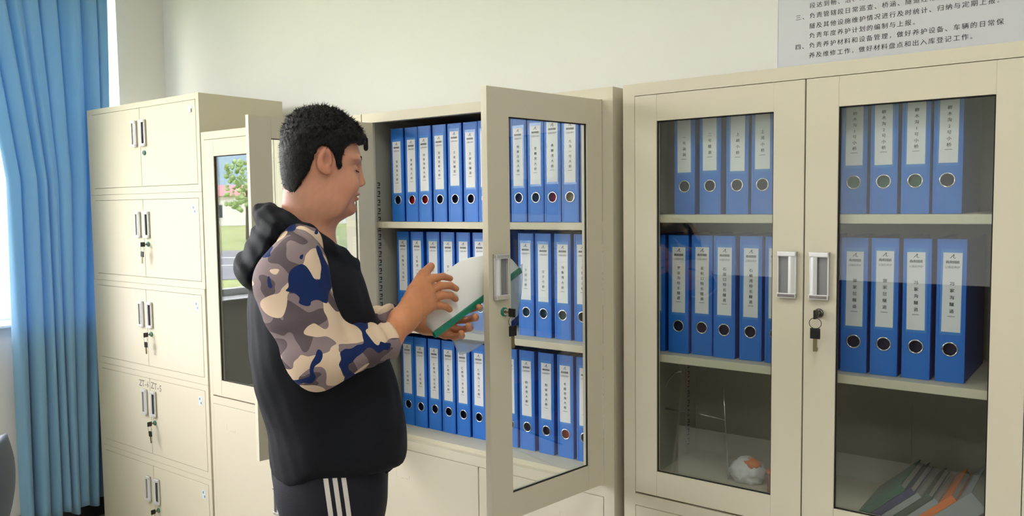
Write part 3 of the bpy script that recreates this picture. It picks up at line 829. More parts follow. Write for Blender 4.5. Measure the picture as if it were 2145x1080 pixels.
# ------------------------------------------------------------------ office chair (only its back's corner is in frame)
def rot_obj(o, rz): o.rotation_euler = (0, 0, rz)
ch = empty('office_chair', (-1.60, -1.17, 0), math.radians(-36)); tag(ch, 'slate blue office chair at the left edge, only its backrest corner in view', 'chair')
bm = bmesh.new(); box(bm, -0.24, 0.24, -0.22, 0.24, 0.43, 0.50, bev=0.025); obj('seat', bm, M['chairf'], ch)
V = []; Fc = []
n = 16
for j in range(n + 1):
    for i in range(n + 1):
        s = i / n * 2 - 1; t = j / n
        wd = 0.235 * (1 - 0.25 * max(0, t - .75) ** 1 * 4 * .4) * (1 - .1 * (1 - t))
        V.append((s * wd, 0.22 + 0.03 * t - 0.045 * s * s + 0.03 * math.sin(t * 3), 0.53 + 0.32 * t - 0.035 * abs(s) ** 3 * t))
for j in range(n):
    for i in range(n): a = j * (n + 1) + i; Fc.append((a, a + 1, a + n + 2, a + n + 1))
me = bpy.data.meshes.new('backrest'); me.from_pydata(V, [], Fc); o = link_mesh('backrest', me, M['chairf'], ch, True); md = o.modifiers.new('s', 'SOLIDIFY'); md.thickness = 0.03
bm = bmesh.new(); tube(bm, [(0, 0.1, 0.42), (0, 0.26, 0.44), (0, 0.28, 0.6)], 0.016); obj('back_bar', bm, M['black'], ch, True)
bm = bmesh.new(); cyl(bm, (0, 0, 0.12), (0, 0, 0.43), 0.028); obj('column', bm, M['black'], ch, True)
for k in range(5):
    a = k * 2 * math.pi / 5 + .3; bm = bmesh.new()
    cyl(bm, (0, 0, 0.12), (0.27 * math.cos(a), 0.27 * math.sin(a), 0.07), 0.022, 10, 0.014); lg = obj('leg', bm, M['black'], ch)
    bm = bmesh.new(); c = Vector((0.27 * math.cos(a), 0.27 * math.sin(a), 0.03)); dd = Vector((-math.sin(a), math.cos(a), 0)) * .018
    cyl(bm, c - dd, c + dd, 0.03, 16); obj('caster', bm, M['black'], lg)

# ================================================================== the man
O_ = Vector((-0.35, -0.673, 0)); ANG = math.radians(54.24)
man = empty('person', O_, ANG)
tag(man, 'man in black hooded jacket with camouflage sleeves leafing through a file', 'person')
# local frame: x forward (where he faces), y to his left (away from the camera), z up

def wob(p, K, seed=0, n=10):
    r = np.random.default_rng(seed); o = np.zeros(len(p), np.float32)
    for _ in range(n):
        k = r.normal(size=3) * K; o += np.sin(p @ k.astype(np.float32) + r.uniform(0, 6.28))
    return o / math.sqrt(n)
def P_(f, s, z): return (f, -s, z)
def capsule(p, a, b, ra, rb):
    a = np.array(a, np.float32); b = np.array(b, np.float32); ab = b - a; L2 = float(ab @ ab) + 1e-12
    t = np.clip(((p - a) @ ab) / L2, 0, 1)
    return np.linalg.norm(p - a - t[:, None] * ab, axis=1) - (ra + (rb - ra) * t)
def ellipsoid(p, c, r, rot=None):
    q = p - np.array(c, np.float32)
    if rot is not None: q = q @ np.array(rot, np.float32)
    r = np.array(r, np.float32); k = np.linalg.norm(q / r, axis=1)
    return (k - 1) * r.min() * np.clip(0.6 + 0.4 * k, .6, 3)
def roty(a):  # columns: local axes, rotation in the x-z plane
    c, s = math.cos(a), math.sin(a); return [[c, 0, -s], [0, 1, 0], [s, 0, c]]
def smin(a, b, k):
    h = np.clip(0.5 + 0.5 * (b - a) / k, 0, 1); return b + (a - b) * h - k * h * (1 - h)
def smax(a, b, k): return -smin(-a, -b, k)
def smooth_poly(pts, it=2):
    pts = [tuple(map(float, p)) for p in pts]
    for _ in range(it):
        q = []
        for i in range(len(pts)):
            a = pts[i]; b = pts[(i + 1) % len(pts)]
            q += [(a[0] * .75 + b[0] * .25, a[1] * .75 + b[1] * .25), (a[0] * .25 + b[0] * .75, a[1] * .25 + b[1] * .75)]
        pts = q
    return np.array(pts, np.float32)
def sd_poly(x, z, P):
    d = np.full(x.shape, 1e9, np.float32); s = np.ones(x.shape, np.float32)
    n = len(P); j = n - 1
    for i in range(n):
        ex, ez = P[j] - P[i]; wx = x - P[i][0]; wz = z - P[i][1]
        t = np.clip((wx * ex + wz * ez) / (ex * ex + ez * ez + 1e-12), 0, 1)
        bx = wx - ex * t; bz = wz - ez * t
        d = np.minimum(d, bx * bx + bz * bz)
        c1 = z >= P[i][1]; c2 = z < P[j][1]; c3 = ex * wz > ez * wx
        flip = (c1 & c2 & c3) | (~c1 & ~c2 & ~c3)
        s = np.where(flip, -s, s); j = i
    return s * np.sqrt(d)
def lens(p, poly, R, W, y0=0.0):
    """rounded solid whose side outline is poly; W half width (array or number), R rounding depth"""
    d = sd_poly(p[:, 0], p[:, 2], poly)
    a = np.clip((d + R) / R, 0, None)
    g = np.sqrt(a * a + ((p[:, 1] - y0) / W) ** 2)
    return (g - 1) * np.minimum(R, W) * 0.95

def surface_nets(D, org, h):
    ins = D < 0
    nx, ny, nz = D.shape
    cnt = np.zeros((nx - 1, ny - 1, nz - 1), np.int8)
    for i in (0, 1):
        for j in (0, 1):
            for k in (0, 1): cnt += ins[i:nx - 1 + i, j:ny - 1 + j, k:nz - 1 + k]
    act = np.argwhere((cnt > 0) & (cnt < 8))
    idx = np.full(cnt.shape, -1, np.int32); idx[tuple(act.T)] = np.arange(len(act))
    acc = np.zeros((len(act), 3), np.float32); num = np.zeros(len(act), np.float32)
    cor = [(i, j, k) for i in (0, 1) for j in (0, 1) for k in (0, 1)]
    dv = {c: D[act[:, 0] + c[0], act[:, 1] + c[1], act[:, 2] + c[2]] for c in cor}
    for a in cor:
        for ax in range(3):
            if a[ax] == 0:
                b = list(a); b[ax] = 1; b = tuple(b)
                da, db = dv[a], dv[b]; m_ = (da < 0) != (db < 0)
                t = np.where(m_, da / np.where(m_, da - db, 1), 0)
                q = np.array(a, np.float32)[None] + t[:, None] * (np.array(b) - np.array(a))[None]
                acc += np.where(m_[:, None], q, 0); num += m_
    v = (act + acc / num[:, None]) * h + np.array(org)
    quads = []
    for ax in range(3):
        sl0 = [slice(None)] * 3; sl1 = [slice(None)] * 3; sl0[ax] = slice(0, -1); sl1[ax] = slice(1, None)
        A = ins[tuple(sl0)]; B = ins[tuple(sl1)]
        e = np.argwhere(A != B)
        o1, o2_ = [x for x in range(3) if x != ax]
        ok = (e[:, o1] > 0) & (e[:, o2_] > 0) & (e[:, o1] < D.shape[o1] - 1) & (e[:, o2_] < D.shape[o2_] - 1)
        e = e[ok]
        inside_first = A[tuple(e.T)]
        def g(a, b):
            q = e.copy(); q[:, o1] -= a; q[:, o2_] -= b; return idx[tuple(q.T)]
        f = np.stack([g(1, 1), g(0, 1), g(0, 0), g(1, 0)], 1)
        flip = inside_first if ax != 1 else ~inside_first
        f[~flip] = f[~flip][:, ::-1]
        quads.append(f)
    f = np.concatenate(quads); f = f[(f >= 0).all(1)]
    return v, f

def sdf_mesh(name, fn, lo, hi, h, material, parent, blocks=8, tone=None, post=None):
    lo = np.array(lo, np.float32); n = np.ceil((np.array(hi) - lo) / h / blocks).astype(int) * blocks
    nb_ = n // blocks; B = blocks * h
    ci = np.stack(np.meshgrid(*[np.arange(k) for k in nb_], indexing='ij'), -1).reshape(-1, 3)
    cc = lo + (ci + .5) * B
    d = fn(cc.astype(np.float32))
    near = np.abs(d) < B * 0.87 * 1.7 + 0.006
    D = np.repeat(np.repeat(np.repeat(d.reshape(nb_), blocks, 0), blocks, 1), blocks, 2).astype(np.float32)
    loc = np.stack(np.meshgrid(*[np.arange(blocks)] * 3, indexing='ij'), -1).reshape(-1, 3)
    sel = ci[near]
    for q in range(0, len(sel), 1500):
        g = (sel[q:q + 1500, None, :] * blocks + loc[None]).reshape(-1, 3)
        D[tuple(g.T)] = fn((lo + g * h).astype(np.float32))
    v, f = surface_nets(D, lo, h)
    if post is not None: v = post(v)
    me = bpy.data.meshes.new(name)
    me.vertices.add(len(v)); me.vertices.foreach_set('co', v.astype(np.float32).ravel())
    me.loops.add(len(f) * 4); me.loops.foreach_set('vertex_index', f.astype(np.int32).ravel())
    me.polygons.add(len(f)); me.polygons.foreach_set('loop_start', np.arange(0, len(f) * 4, 4, dtype=np.int32))
    me.update(calc_edges=True); me.validate()
    if tone is not None:
        at = me.color_attributes.new('tone', 'FLOAT_COLOR', 'POINT')
        c = np.ones((len(me.vertices), 4), np.float32); c[:, :3] = tone(v)
        at.data.foreach_set('color', c.ravel())
    return link_mesh(name, me, material, parent, True)

# ---- head
skull = smooth_poly([(-.060, 1.46), (-.076, 1.50), (-.080, 1.545), (-.082, 1.60), (-.078, 1.645), (-.062, 1.681), (-.035, 1.699), (0, 1.704), (.032, 1.695), (.056, 1.674), (.071, 1.645), (.0795, 1.618),
                     (.0820, 1.603), (.0775, 1.588), (.0760, 1.570), (.0735, 1.548), (.0695, 1.530), (.0645, 1.518), (.0655, 1.508), (.064, 1.497), (.056, 1.484), (.044, 1.474), (.028, 1.468), (.010, 1.462), (-.03, 1.45)], 2)
def head_w(p):
    z = p[:, 2]; x = p[:, 0]
    w = np.interp(z, [1.44, 1.475, 1.51, 1.545, 1.58, 1.62, 1.66, 1.71], [.050, .054, .0605, .066, .0700, .0745, .0740, .066]).astype(np.float32)
    return w * np.interp(x, [-.09, -.03, .03, .08], [.97, 1.0, .97, .86])
def head(p):
    d = lens(p, skull, 0.066, head_w(p))
    ya = np.abs(p[:, 1]); q = p.copy(); q[:, 1] = ya
    d = smin(d, ellipsoid(q, (.040, .040, 1.545), (.030, .022, .026)), .02)             # cheek
    d = smin(d, ellipsoid(q, (.066, .028, 1.603), (.010, .026, .007)), .012)            # brow ridge
    d = smax(d, -ellipsoid(q, (.080, .031, 1.5835), (.017, .017, .010)), .010)            # eye socket
    d = smin(d, ellipsoid(q, (.0575, .031, 1.5815), (.0125, .0145, .0105)), .003)         # closed lid over the eyeball
    d = smin(d, capsule(p, (.0750, 0, 1.590), (.0805, 0, 1.5555), .0060, .0074), .008)    # nose
    d = smin(d, ellipsoid(q, (.0745, .0105, 1.5495), (.0105, .0068, .0068)), .005)       # nostril wing
    d = smin(d, ellipsoid(q, (.0825, 0, 1.5525), (.0068, .0085, .0070)), .005)
    d = smax(d, -ellipsoid(q, (.0770, .0060, 1.5435), (.0045, .0030, .0035)), .002)
    d = smin(d, ellipsoid(p, (.0685, 0, 1.5275), (.0085, .0215, .0052)), .004)           # upper lip
    d = smin(d, ellipsoid(p, (.0660, 0, 1.5175), (.0078, .0185, .0055)), .004)           # lower lip
    d = smax(d, -ellipsoid(p, (.0775, 0, 1.5225), (.0100, .0220, .0013)), .002)
    d = smin(d, ellipsoid(p, (.0545, 0, 1.4950), (.0125, .0200, .0120)), .010)           # chin
    d = smin(d, ellipsoid(q, (.005, .052, 1.505), (.030, .012, .030)), .02)             # jaw corner
    d = smax(d, -capsule(q, (.0745, .0150, 1.5560), (.0640, .0300, 1.5300), .0016, .0010), .006)   # crease beside nose and mouth
    d = smax(d, -capsule(q, (.0725, .0200, 1.5885), (.0690, .0360, 1.5890), .0010, .0010), .003)   # lid crease
    d = smax(d, -ellipsoid(p, (.0700, 0, 1.5080), (.0050, .0160, .0028)), .005)                     # hollow under the lower lip
    # neck
    d = smin(d, capsule(p, (-.032, 0, 1.52), (-.050, 0, 1.40), .050, .060), .028)
    d = smin(d, capsule(p, (-.024, 0, 1.485), (-.032, 0, 1.39), .036, .048), .022)
    # ear: flared shell with a hollow and a lobe
    e = ellipsoid(q, (-.0035, .0745, 1.599), (.0155, .0085, .0275), roty(-.16))
    e = smax(e, -ellipsoid(q, (.0010, .0840, 1.602), (.0085, .0080, .0175), roty(-.16)), .003)
    e = smin(e, ellipsoid(q, (.0025, .0745, 1.576), (.0080, .0050, .0085)), .005)
    e = smin(e, ellipsoid(q, (.0095, .0735, 1.594), (.0040, .0050, .0060)), .003)
    return smin(d, e, .003)

def finger(p, pts, r0, r1):
    d = None
    n = len(pts) - 1
    for i in range(n):
        c = capsule(p, pts[i], pts[i + 1], r0 + (r1 - r0) * i / n, r0 + (r1 - r0) * (i + 1) / n)
        d = c if d is None else smin(d, c, .003)
    return d
WR = P_(.112, .178, 1.236)                       # near (right) wrist
def hand_near(p):
    d = capsule(p, P_(.105, .185, 1.230), P_(.140, .150, 1.262), .0270, .0250)
    # palm: fan of four metacarpals
    kn = [P_(.197, .098, 1.332), P_(.207, .097, 1.317), P_(.211, .100, 1.300), P_(.208, .105, 1.283)]
    for k in kn: d = smin(d, capsule(p, P_(.143, .148, 1.264), k, .0215, .0118), .016)
    tips = [[kn[0], P_(.224, .078, 1.343), P_(.250, .052, 1.343), P_(.270, .032, 1.336)],
            [kn[1], P_(.238, .076, 1.325), P_(.266, .050, 1.322), P_(.284, .030, 1.312)],
            [kn[2], P_(.241, .079, 1.304), P_(.266, .054, 1.300), P_(.281, .036, 1.289)],
            [kn[3], P_(.232, .086, 1.283), P_(.252, .066, 1.277), P_(.264, .050, 1.268)]]
    for i, t in enumerate(tips): d = smin(d, finger(p, t, .0098 - .0007 * (i == 3), .0070), .0035)
    d = smin(d, finger(p, [P_(.146, .135, 1.280), P_(.172, .112, 1.322), P_(.200, .078, 1.352), P_(.224, .044, 1.366)], .0155, .0090), .008)
    return d
def hand_far(p):
    d = capsule(p, P_(.185, -.115, 1.228), P_(.235, -.095, 1.222), .0265, .0240)
    kn = [P_(.300, -.078, 1.245), P_(.298, -.072, 1.226), P_(.290, -.068, 1.208), P_(.278, -.066, 1.193)]
    for k in kn: d = smin(d, capsule(p, P_(.238, -.095, 1.220), k, .0210, .0115), .016)
    tips = [[kn[0], P_(.326, -.055, 1.250), P_(.346, -.014, 1.262), P_(.340, .018, 1.266)],
            [kn[1], P_(.324, -.048, 1.228), P_(.338, -.008, 1.238), P_(.328, .024, 1.246)],
            [kn[2], P_(.312, -.042, 1.206), P_(.322, -.004, 1.215), P_(.312, .026, 1.226)],
            [kn[3], P_(.296, -.044, 1.190), P_(.304, -.008, 1.198), P_(.296, .022, 1.209)]]
    for i, t in enumerate(tips): d = smin(d, finger(p, t, .0095 - .0007 * (i == 3), .0070), .0035)
    d = smin(d, finger(p, [P_(.235, -.085, 1.240), P_(.265, -.070, 1.268), P_(.290, -.055, 1.290)], .0150, .0088), .008)
    return d
def body_sdf(p):
    d = np.full(len(p), 0.2, np.float32)
    def put(mask, fn, k):
        if mask.any():
            r = fn(p[mask]); d[mask] = smin(d[mask], r, k)
    put((p[:, 2] > 1.33) & (np.abs(p[:, 1]) < .16), head, .001)
    put((p[:, 2] > 1.15) & (p[:, 0] > .04) & (p[:, 1] < .02), hand_near, .001)
    put((p[:, 2] > 1.10) & (p[:, 0] > .10) & (p[:, 1] > -.08), hand_far, .001)
    # torso and arms inside the clothes, continuous with neck and wrists
    t = ellipsoid(p, (-.03, 0, 1.28), (.085, .150, .155)); t = smin(t, ellipsoid(p, (-.02, 0, 1.03), (.085, .135, .17)), .05)
    d = smin(d, t, .03)
    for s, sh, el, wr in ((1, (-.05, .165, 1.385), (-.03, .235, 1.215), (.105, .185, 1.230)), (-1, (-.04, -.165, 1.385), (.03, -.235, 1.19), (.185, -.115, 1.228))):
        d = smin(d, capsule(p, P_(-.040, s * .05, 1.36), P_(sh[0], sh[1] * .9, sh[2] - .03), .045, .036), .02)
        d = smin(d, capsule(p, P_(sh[0], sh[1] * .9, sh[2] - .03), P_(*el), .038, .034), .015)
        d = smin(d, capsule(p, P_(*el), P_(*wr), .036, .0262), .012)
    return d
face_c = np.array(lin((202, 144, 118))); hand_c = np.array(lin((204, 136, 96))); lip_c = np.array(lin((176, 96, 88))); ear_c = np.array(lin((206, 128, 104)))
def tone(v):
    c = np.tile(face_c, (len(v), 1)).astype(np.float32)
    x, y, z = v[:, 0], v[:, 1], v[:, 2]
    hm = np.clip((1.42 - z) / .03, 0, 1)[:, None]; c = c * (1 - hm) + hand_c * hm
    lp = (np.exp(-(((x - .073) / .012) ** 2 + ((z - 1.5225) / .0075) ** 2 + (y / .022) ** 2) ** 2))[:, None]; c = c * (1 - lp * .85) + lip_c * lp * .85
    er = (np.exp(-(((x + .003) / .02) ** 2 + ((z - 1.598) / .03) ** 2) ** 2) * (np.abs(y) > .066))[:, None]; c = c * (1 - er * .6) + ear_c * er * .6
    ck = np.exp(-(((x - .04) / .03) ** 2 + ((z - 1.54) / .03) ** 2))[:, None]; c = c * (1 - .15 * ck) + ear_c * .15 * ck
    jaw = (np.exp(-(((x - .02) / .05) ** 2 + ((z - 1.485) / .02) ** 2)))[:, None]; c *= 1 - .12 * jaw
    lid = np.exp(-(((x - .070) / .010) ** 2 + ((z - 1.577 + .05 * (np.abs(y) - .031)) / .0014) ** 2 + ((np.abs(y) - .031) / .012) ** 4))[:, None]; c *= 1 - .8 * lid
    inner = np.exp(-(((x - .002) / .009) ** 2 + ((z - 1.601) / .013) ** 2) ** 2)[:, None] * ((np.abs(y) > .066) & (np.abs(y) < .0795))[:, None]; c *= 1 - .35 * inner  # shade of the ear hollow painted into the skin tone
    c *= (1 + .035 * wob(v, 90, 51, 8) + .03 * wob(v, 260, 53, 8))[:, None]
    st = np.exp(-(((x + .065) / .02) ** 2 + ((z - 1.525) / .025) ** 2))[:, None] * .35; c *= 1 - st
    return c
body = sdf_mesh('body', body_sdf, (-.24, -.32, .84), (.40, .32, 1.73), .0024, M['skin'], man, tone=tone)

# ---- eyebrows and hair
hairpoly = smooth_poly([(-.070, 1.507), (-.082, 1.520), (-.0895, 1.555), (-.0935, 1.600), (-.0920, 1.640), (-.084, 1.676), (-.066, 1.703), (-.035, 1.7165), (0, 1.7205), (.028, 1.714), (.058, 1.697), (.080, 1.674), (.0935, 1.654), (.0925, 1.641), (.084, 1.633),
                        (.073, 1.640), (.063, 1.638), (.050, 1.632), (.038, 1.622), (.0355, 1.600), (.0325, 1.578), (.0245, 1.579), (.0205, 1.597), (.0130, 1.617), (.0, 1.6290), (-.014, 1.6260), (-.0245, 1.603), (-.032, 1.580), (-.048, 1.556), (-.060, 1.538)], 2)
hairout = smooth_poly([(-.060, 1.49), (-.080, 1.512), (-.0895, 1.555), (-.0935, 1.600), (-.0920, 1.640), (-.084, 1.676), (-.066, 1.703), (-.035, 1.7165), (0, 1.7205), (.028, 1.714), (.058, 1.697), (.080, 1.674), (.0935, 1.654), (.0925, 1.641), (.084, 1.630), (.074, 1.60), (.06, 1.54), (0, 1.49)], 2)
def hair_sdf(p):
    w = head_w(p) + np.interp(p[:, 2], [1.50, 1.56, 1.62, 1.68], [.0015, .0045, .008, .010]).astype(np.float32)
    d = lens(p, hairout, 0.062, w)
    h2 = sd_poly(p[:, 0], p[:, 2], hairpoly) + .0012 * wob(p, 220, 3)
    d = smax(d, h2, .005)
    top = np.clip((p[:, 2] - 1.60) / .08, 0.15, 1)
    q = p.copy(); q[:, 0] = p[:, 0] * 1.6 + p[:, 2] * .8
    d = d + (.0016 * wob(q, 210, 5, 14) + .0012 * wob(p, 420, 8, 12)) * top
    return d
hair = sdf_mesh('hair', hair_sdf, (-.115, -.105, 1.48), (.115, .105, 1.745), .0022, M['hair'], man)
# short tufts standing off the hair surface
hv = np.zeros(len(hair.data.vertices) * 3, np.float32); hair.data.vertices.foreach_get('co', hv); hv = hv.reshape(-1, 3)
hn = np.zeros(len(hair.data.vertices) * 3, np.float32); hair.data.vertex_normals.foreach_get('vector', hn); hn = hn.reshape(-1, 3)
cv = np.array([0.0, 0, 1.61])
outw = ((hv - cv) * hn).sum(1) > .03
cand = np.argwhere(outw & (hv[:, 2] > 1.512)).ravel(); rng.shuffle(cand); cand = cand[:5200]
V = []; Fc = []
for q in cand:
    p = hv[q]; nn = hn[q]
    L_ = 0.004 + 0.008 * rng.random() * (0.4 + 0.6 * min(1, max(0, (p[2] - 1.58) / .1)))
    flow = np.array([0.35 if p[2] > 1.66 else -.15, 0, -0.9 if p[2] < 1.66 else .1]) + rng.normal(size=3) * .25
    up = nn * .62 + flow * .75; up /= np.linalg.norm(up)
    sd = np.cross(nn, up); sd /= np.linalg.norm(sd) + 1e-9
    wv = .00055 + .0006 * rng.random(); b = len(V); p0 = p - nn * .0012
    V += [tuple(p0 - sd * wv), tuple(p0 + sd * wv), tuple(p0 + up * L_)]; Fc.append((b, b + 1, b + 2))
me = bpy.data.meshes.new('hair_tufts'); me.from_pydata(V, [], Fc); o = link_mesh('hair_tufts', me, M['hair'], hair); o['kind'] = 'stuff'
def brow(p):
    q = p.copy(); q[:, 1] = np.abs(p[:, 1])
    d = capsule(q, (.0795, .014, 1.6025), (.0765, .031, 1.6065), .0026, .0028)
    d = smin(d, capsule(q, (.0765, .031, 1.6065), (.0640, .047, 1.5990), .0030, .0016), .002)
    return d
sdf_mesh('eyebrows', brow, (.05, -.06, 1.585), (.09, .06, 1.62), .0012, M['hair'], man)
def lash(p):
    q = p.copy(); q[:, 1] = np.abs(p[:, 1])
    return smin(capsule(q, (.0712, .022, 1.5765), (.0716, .031, 1.5750), .0011, .0013), capsule(q, (.0716, .031, 1.5750), (.0650, .043, 1.5780), .0013, .0009), .001)
sdf_mesh('eyelashes', lash, (.055, -.05, 1.568), (.08, .05, 1.585), .0006, M['hair'], man)

# ---- jacket
jk = smooth_poly([(-.055, 1.475), (-.105, 1.455), (-.140, 1.415), (-.162, 1.36), (-.170, 1.30), (-.172, 1.23), (-.168, 1.147), (-.150, 1.072), (-.136, 1.018), (-.136, .954), (-.132, .905), (-.118, .893), (-.058, .888), (.004, .888), (.075, .898), (.136, .926), (.158, .942),
                  (.157, .985), (.153, 1.04), (.139, 1.103), (.119, 1.17), (.098, 1.257), (.080, 1.323), (.062, 1.375), (.040, 1.405), (.018, 1.430), (-.02, 1.455)], 2)
hoodp = smooth_poly([(-.085, 1.500), (-.128, 1.498), (-.152, 1.455), (-.176, 1.405), (-.196, 1.372), (-.190, 1.345), (-.170, 1.325), (-.130, 1.345), (-.100, 1.40), (-.075, 1.45)], 2)
def jacket_sdf(p):
    z = p[:, 2]
    W = np.interp(z, [.88, .93, 1.0, 1.12, 1.26, 1.36, 1.40, 1.44, 1.48], [.160, .168, .180, .182, .185, .182, .160, .115, .075]).astype(np.float32)
    d = lens(p, jk, .095, W)
    # waistband gather
    band = np.exp(-((z - (.925 + .10 * np.clip(p[:, 0], -.1, .2) ** 1 * .8)) / .012) ** 2)
    d = d + .009 * band + .0018 * band * np.sin(np.arctan2(p[:, 1], p[:, 0]) * 60)
    # folds
    q = p.copy(); q[:, 2] = p[:, 2] * .35 + p[:, 0] * .5
    q[:, 1] = p[:, 1] * .7
    d = d + .0042 * wob(q, 17, 11, 9) + .0010 * wob(p * np.array([1, 1, .8], np.float32), 45, 13, 9)
    d = d + .0050 * np.sin(62 * (z + .9 * p[:, 0]) + 3.0 * wob(p, 8, 41, 6)) * np.clip(wob(p, 9, 43, 5) * .5, 0, 1) * np.exp(-((z - 1.12) / .16) ** 2)
    # collar ring, hood bag on the back
    h = lens(p, hoodp, .05, .125)
    ring = []
    for k in range(14):
        a = 2 * math.pi * k / 14; f_ = -.032 + .090 * math.cos(a)
        ring.append((f_, .092 * math.sin(a) * (1 - .25 * (math.cos(a) > .5)), 1.428 - .62 * (f_ + .032)))
    for k in range(14):
        tw = .5 + .5 * math.cos(2 * math.pi * k / 14)
        h = smin(h, capsule(p, ring[k], ring[(k + 1) % 14], .026 - .010 * tw, .026 - .010 * tw), .015)
    h = h + .0018 * wob(p * np.array([1, .5, 1], np.float32), 48, 17, 9) + .0022 * np.sin(p[:, 0] * 90 + p[:, 2] * 60 + 1.5 * wob(p, 12, 19, 5)) + .0020 * np.sin(p[:, 0] * 190 + p[:, 2] * 110 + 2.2 * wob(p, 16, 29, 6))
    d = smin(d, h, .012)
    # neck opening
    d = smax(d, -capsule(p, P_(-.035, 0, 1.60), P_(-.035, 0, 1.43), .066, .058), .008)
    return d
jacket = sdf_mesh('jacket', jacket_sdf, (-.24, -.26, .85), (.20, .26, 1.52), .0045, M['navycloth'], man)
def sleeve(s, sh, el, wr, name, extra=()):
    sh, el, wr = P_(*sh), P_(*el), P_(*wr)
    fw_ = np.array(wr) - np.array(el); fl = np.linalg.norm(fw_)
    def fn(p):
        d = capsule(p, P_(-.060, s * .100, 1.420), sh, .048, .060)
        d = smin(d, capsule(p, sh, el, .063, .056), .03)
        d = smin(d, capsule(p, el, wr, .056, .0375), .02)
        for (a, b, r1_, r2_) in extra: d = smin(d, capsule(p, P_(*a), P_(*b), r1_, r2_), .02)
        # cuff: gathered end
        t = ((p - np.array(el)) @ fw_) / fl / fl
        d = d + .004 * np.exp(-((t - .86) / .035) ** 2)
        # creases around elbow and along the forearm
        ue = np.array(el) - np.array(sh); ul = np.linalg.norm(ue)
        a = (p - np.array(sh)) @ (ue / ul)
        d = d + .0030 * np.sin(a * 95 + 2.2 * wob(p, 14, 21, 6)) * np.clip((a - .05) / .1, 0, 1) * .8
        d = d + .0022 * np.sin(t * 30 + 1.8 * wob(p, 22, 23, 6)) * np.clip(t, 0, 1)
        d = d + .0022 * wob(p, 38, 25, 8)
        # open end at the wrist
        e = t * fl - fl * 1.02
        return smax(d, e, .004)
    lo = np.minimum(np.minimum(sh, el), np.minimum(wr, P_(-.06, s * .10, 1.42))) - .10; hi = np.maximum(np.maximum(sh, el), np.maximum(wr, P_(-.06, s * .10, 1.42))) + .10
    return sdf_mesh(name, fn, lo, hi, .0045, M['camo'], man)
sleeve(1, (-.075, .185, 1.370), (-.035, .245, 1.213), (.108, .182, 1.232), 'sleeve', extra=[((-.085, .190, 1.345), (-.055, .235, 1.25), .066, .056)])
sleeve(-1, (-.065, -.185, 1.370), (.030, -.240, 1.185), (.165, -.128, 1.226), 'sleeve')

# ---- trousers and shoes
def trouser_sdf(p):
    q = p.copy(); q[:, 1] = np.abs(p[:, 1])
    d = ellipsoid(q, (-.003, 0, .93), (.128, .162, .16))
    d = smin(d, capsule(q, (0.0, .078, .86), (-.010, .095, .50), .100, .068), .05)
    d = smin(d, capsule(q, (-.010, .095, .50), (-.030, .105, .13), .072, .060), .03)
    d = smax(d, .055 - p[:, 2] + .0, .01)
    r = p * np.array([1, 1, .35], np.float32)
    d = d + .0030 * wob(r, 34, 31, 9) + .003 * np.sin(p[:, 2] * 70 + 2 * wob(p, 9, 33, 5)) * np.clip((.35 - p[:, 2]) / .2, 0, 1)
    d = smax(d, -capsule(q, (-.03, .105, .02), (-.03, .105, .12), .045, .04), .006)
    return smax(d, p[:, 2] - 1.02, .01)
sdf_mesh('trousers', trouser_sdf, (-.20, -.24, .03), (.20, .24, 1.06), .006, M['trouser'], man)
for s in (1, -1):
    def shoe(p, s=s):
        y0 = -s * .105
        d = ellipsoid(p, (.045, y0, .045), (.150, .047, .045)); d = smin(d, ellipsoid(p, (-.035, y0, .075), (.065, .042, .06)), .03)
        return smax(d, .022 - p[:, 2], .004)
    so = sdf_mesh('shoe', shoe, (-.14, -s * .105 - .07, .0), (.22, -s * .105 + .07, .16), .005, M['shoe'], man)
    def sole(p, s=s):
        d = ellipsoid(p, (.045, -s * .105, .012), (.155, .052, .4)); return smax(d, np.abs(p[:, 2] - .0125) - .012, .002)
    sdf_mesh('sole', sole, (-.14, -s * .105 - .08, -.004), (.22, -s * .105 + .08, .04), .004, M['sole'], so)

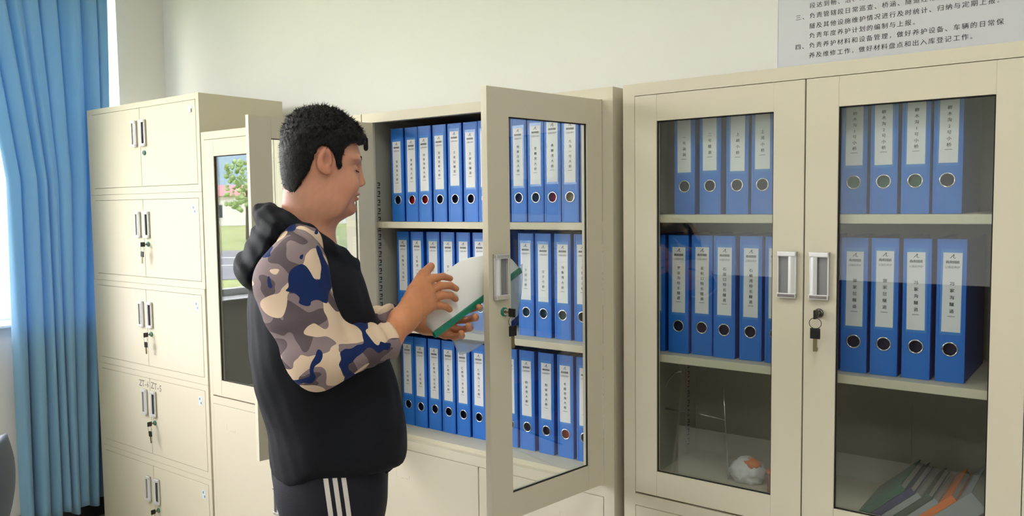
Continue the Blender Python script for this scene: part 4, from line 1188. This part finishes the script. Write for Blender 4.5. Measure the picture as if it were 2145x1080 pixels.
# ------------------------------------------------------------------ the file he holds
fl_ = empty('report_file', O_, ANG); tag(fl_, 'open report with white pages and green spine bar in the man\'s hands', 'document')
A = Vector(P_(.229, .055, 1.215)); Bp = Vector(P_(.467, -.065, 1.341))
def sheet(name, edge_pts, m_, bulge=0.0, nu=24, nv=14, curl=0.0, start=None):
    """edge_pts: three points of the free edge at 0, .5, 1 along the spine"""
    e0, e1, e2 = [Vector(P_(*q)) for q in edge_pts]
    V = []; Fc = []
    A_, B_ = (A, Bp) if start is None else [Vector(P_(*q)) for q in start]
    for i in range(nu + 1):
        t = i / nu; S = A_.lerp(B_, t)
        E = e0 * (1 - t) * (1 - 2 * t) + e1 * 4 * t * (1 - t) + e2 * t * (2 * t - 1)
        d = E - S; nrm = d.cross(Bp - A).normalized()
        for j in range(nv + 1):
            v = j / nv
            V.append(S + d * v + nrm * (bulge * math.sin(math.pi * v) * (0.5 + t) + curl * v * v))
    for i in range(nu):
        for j in range(nv): a = i * (nv + 1) + j; Fc.append((a, a + 1, a + nv + 2, a + nv + 1))
    me = bpy.data.meshes.new(name); me.from_pydata([tuple(v) for v in V], [], Fc)
    o = link_mesh(name, me, M[m_], fl_, True); md = o.modifiers.new('s', 'SOLIDIFY'); md.thickness = 0.0004
    return o
sheet('page', [(.212, .030, 1.232), (.278, -.020, 1.350), (.395, -.100, 1.373)], 'paper', -0.010)
sheet('page', [(.214, .022, 1.230), (.290, -.034, 1.347), (.408, -.108, 1.378)], 'paper', -0.014)
sheet('page', [(.217, .012, 1.228), (.302, -.048, 1.340), (.420, -.118, 1.380)], 'paper', -0.006)
sheet('page', [(.222, .000, 1.224), (.316, -.064, 1.330), (.436, -.128, 1.376)], 'paper', -0.002)
sheet('back_cover', [(.340, -.190, 1.119), (.406, -.210, 1.137), (.514, -.240, 1.205)], 'film', 0.004, start=[(.287, -.150, 1.212), (.519, -.210, 1.345)])
bm = bmesh.new()
ax = (Bp - A).normalized(); q = ax.to_track_quat('X', 'Z').to_matrix()
L_ = (Bp - A).length
vs = box(bm, -0.004, L_, -0.0045, 0.0045, -0.007, 0.007, bev=0.0015)
for v in bm.verts: v.co = A + q @ v.co
obj('spine_bar', bm, M['green'], fl_)
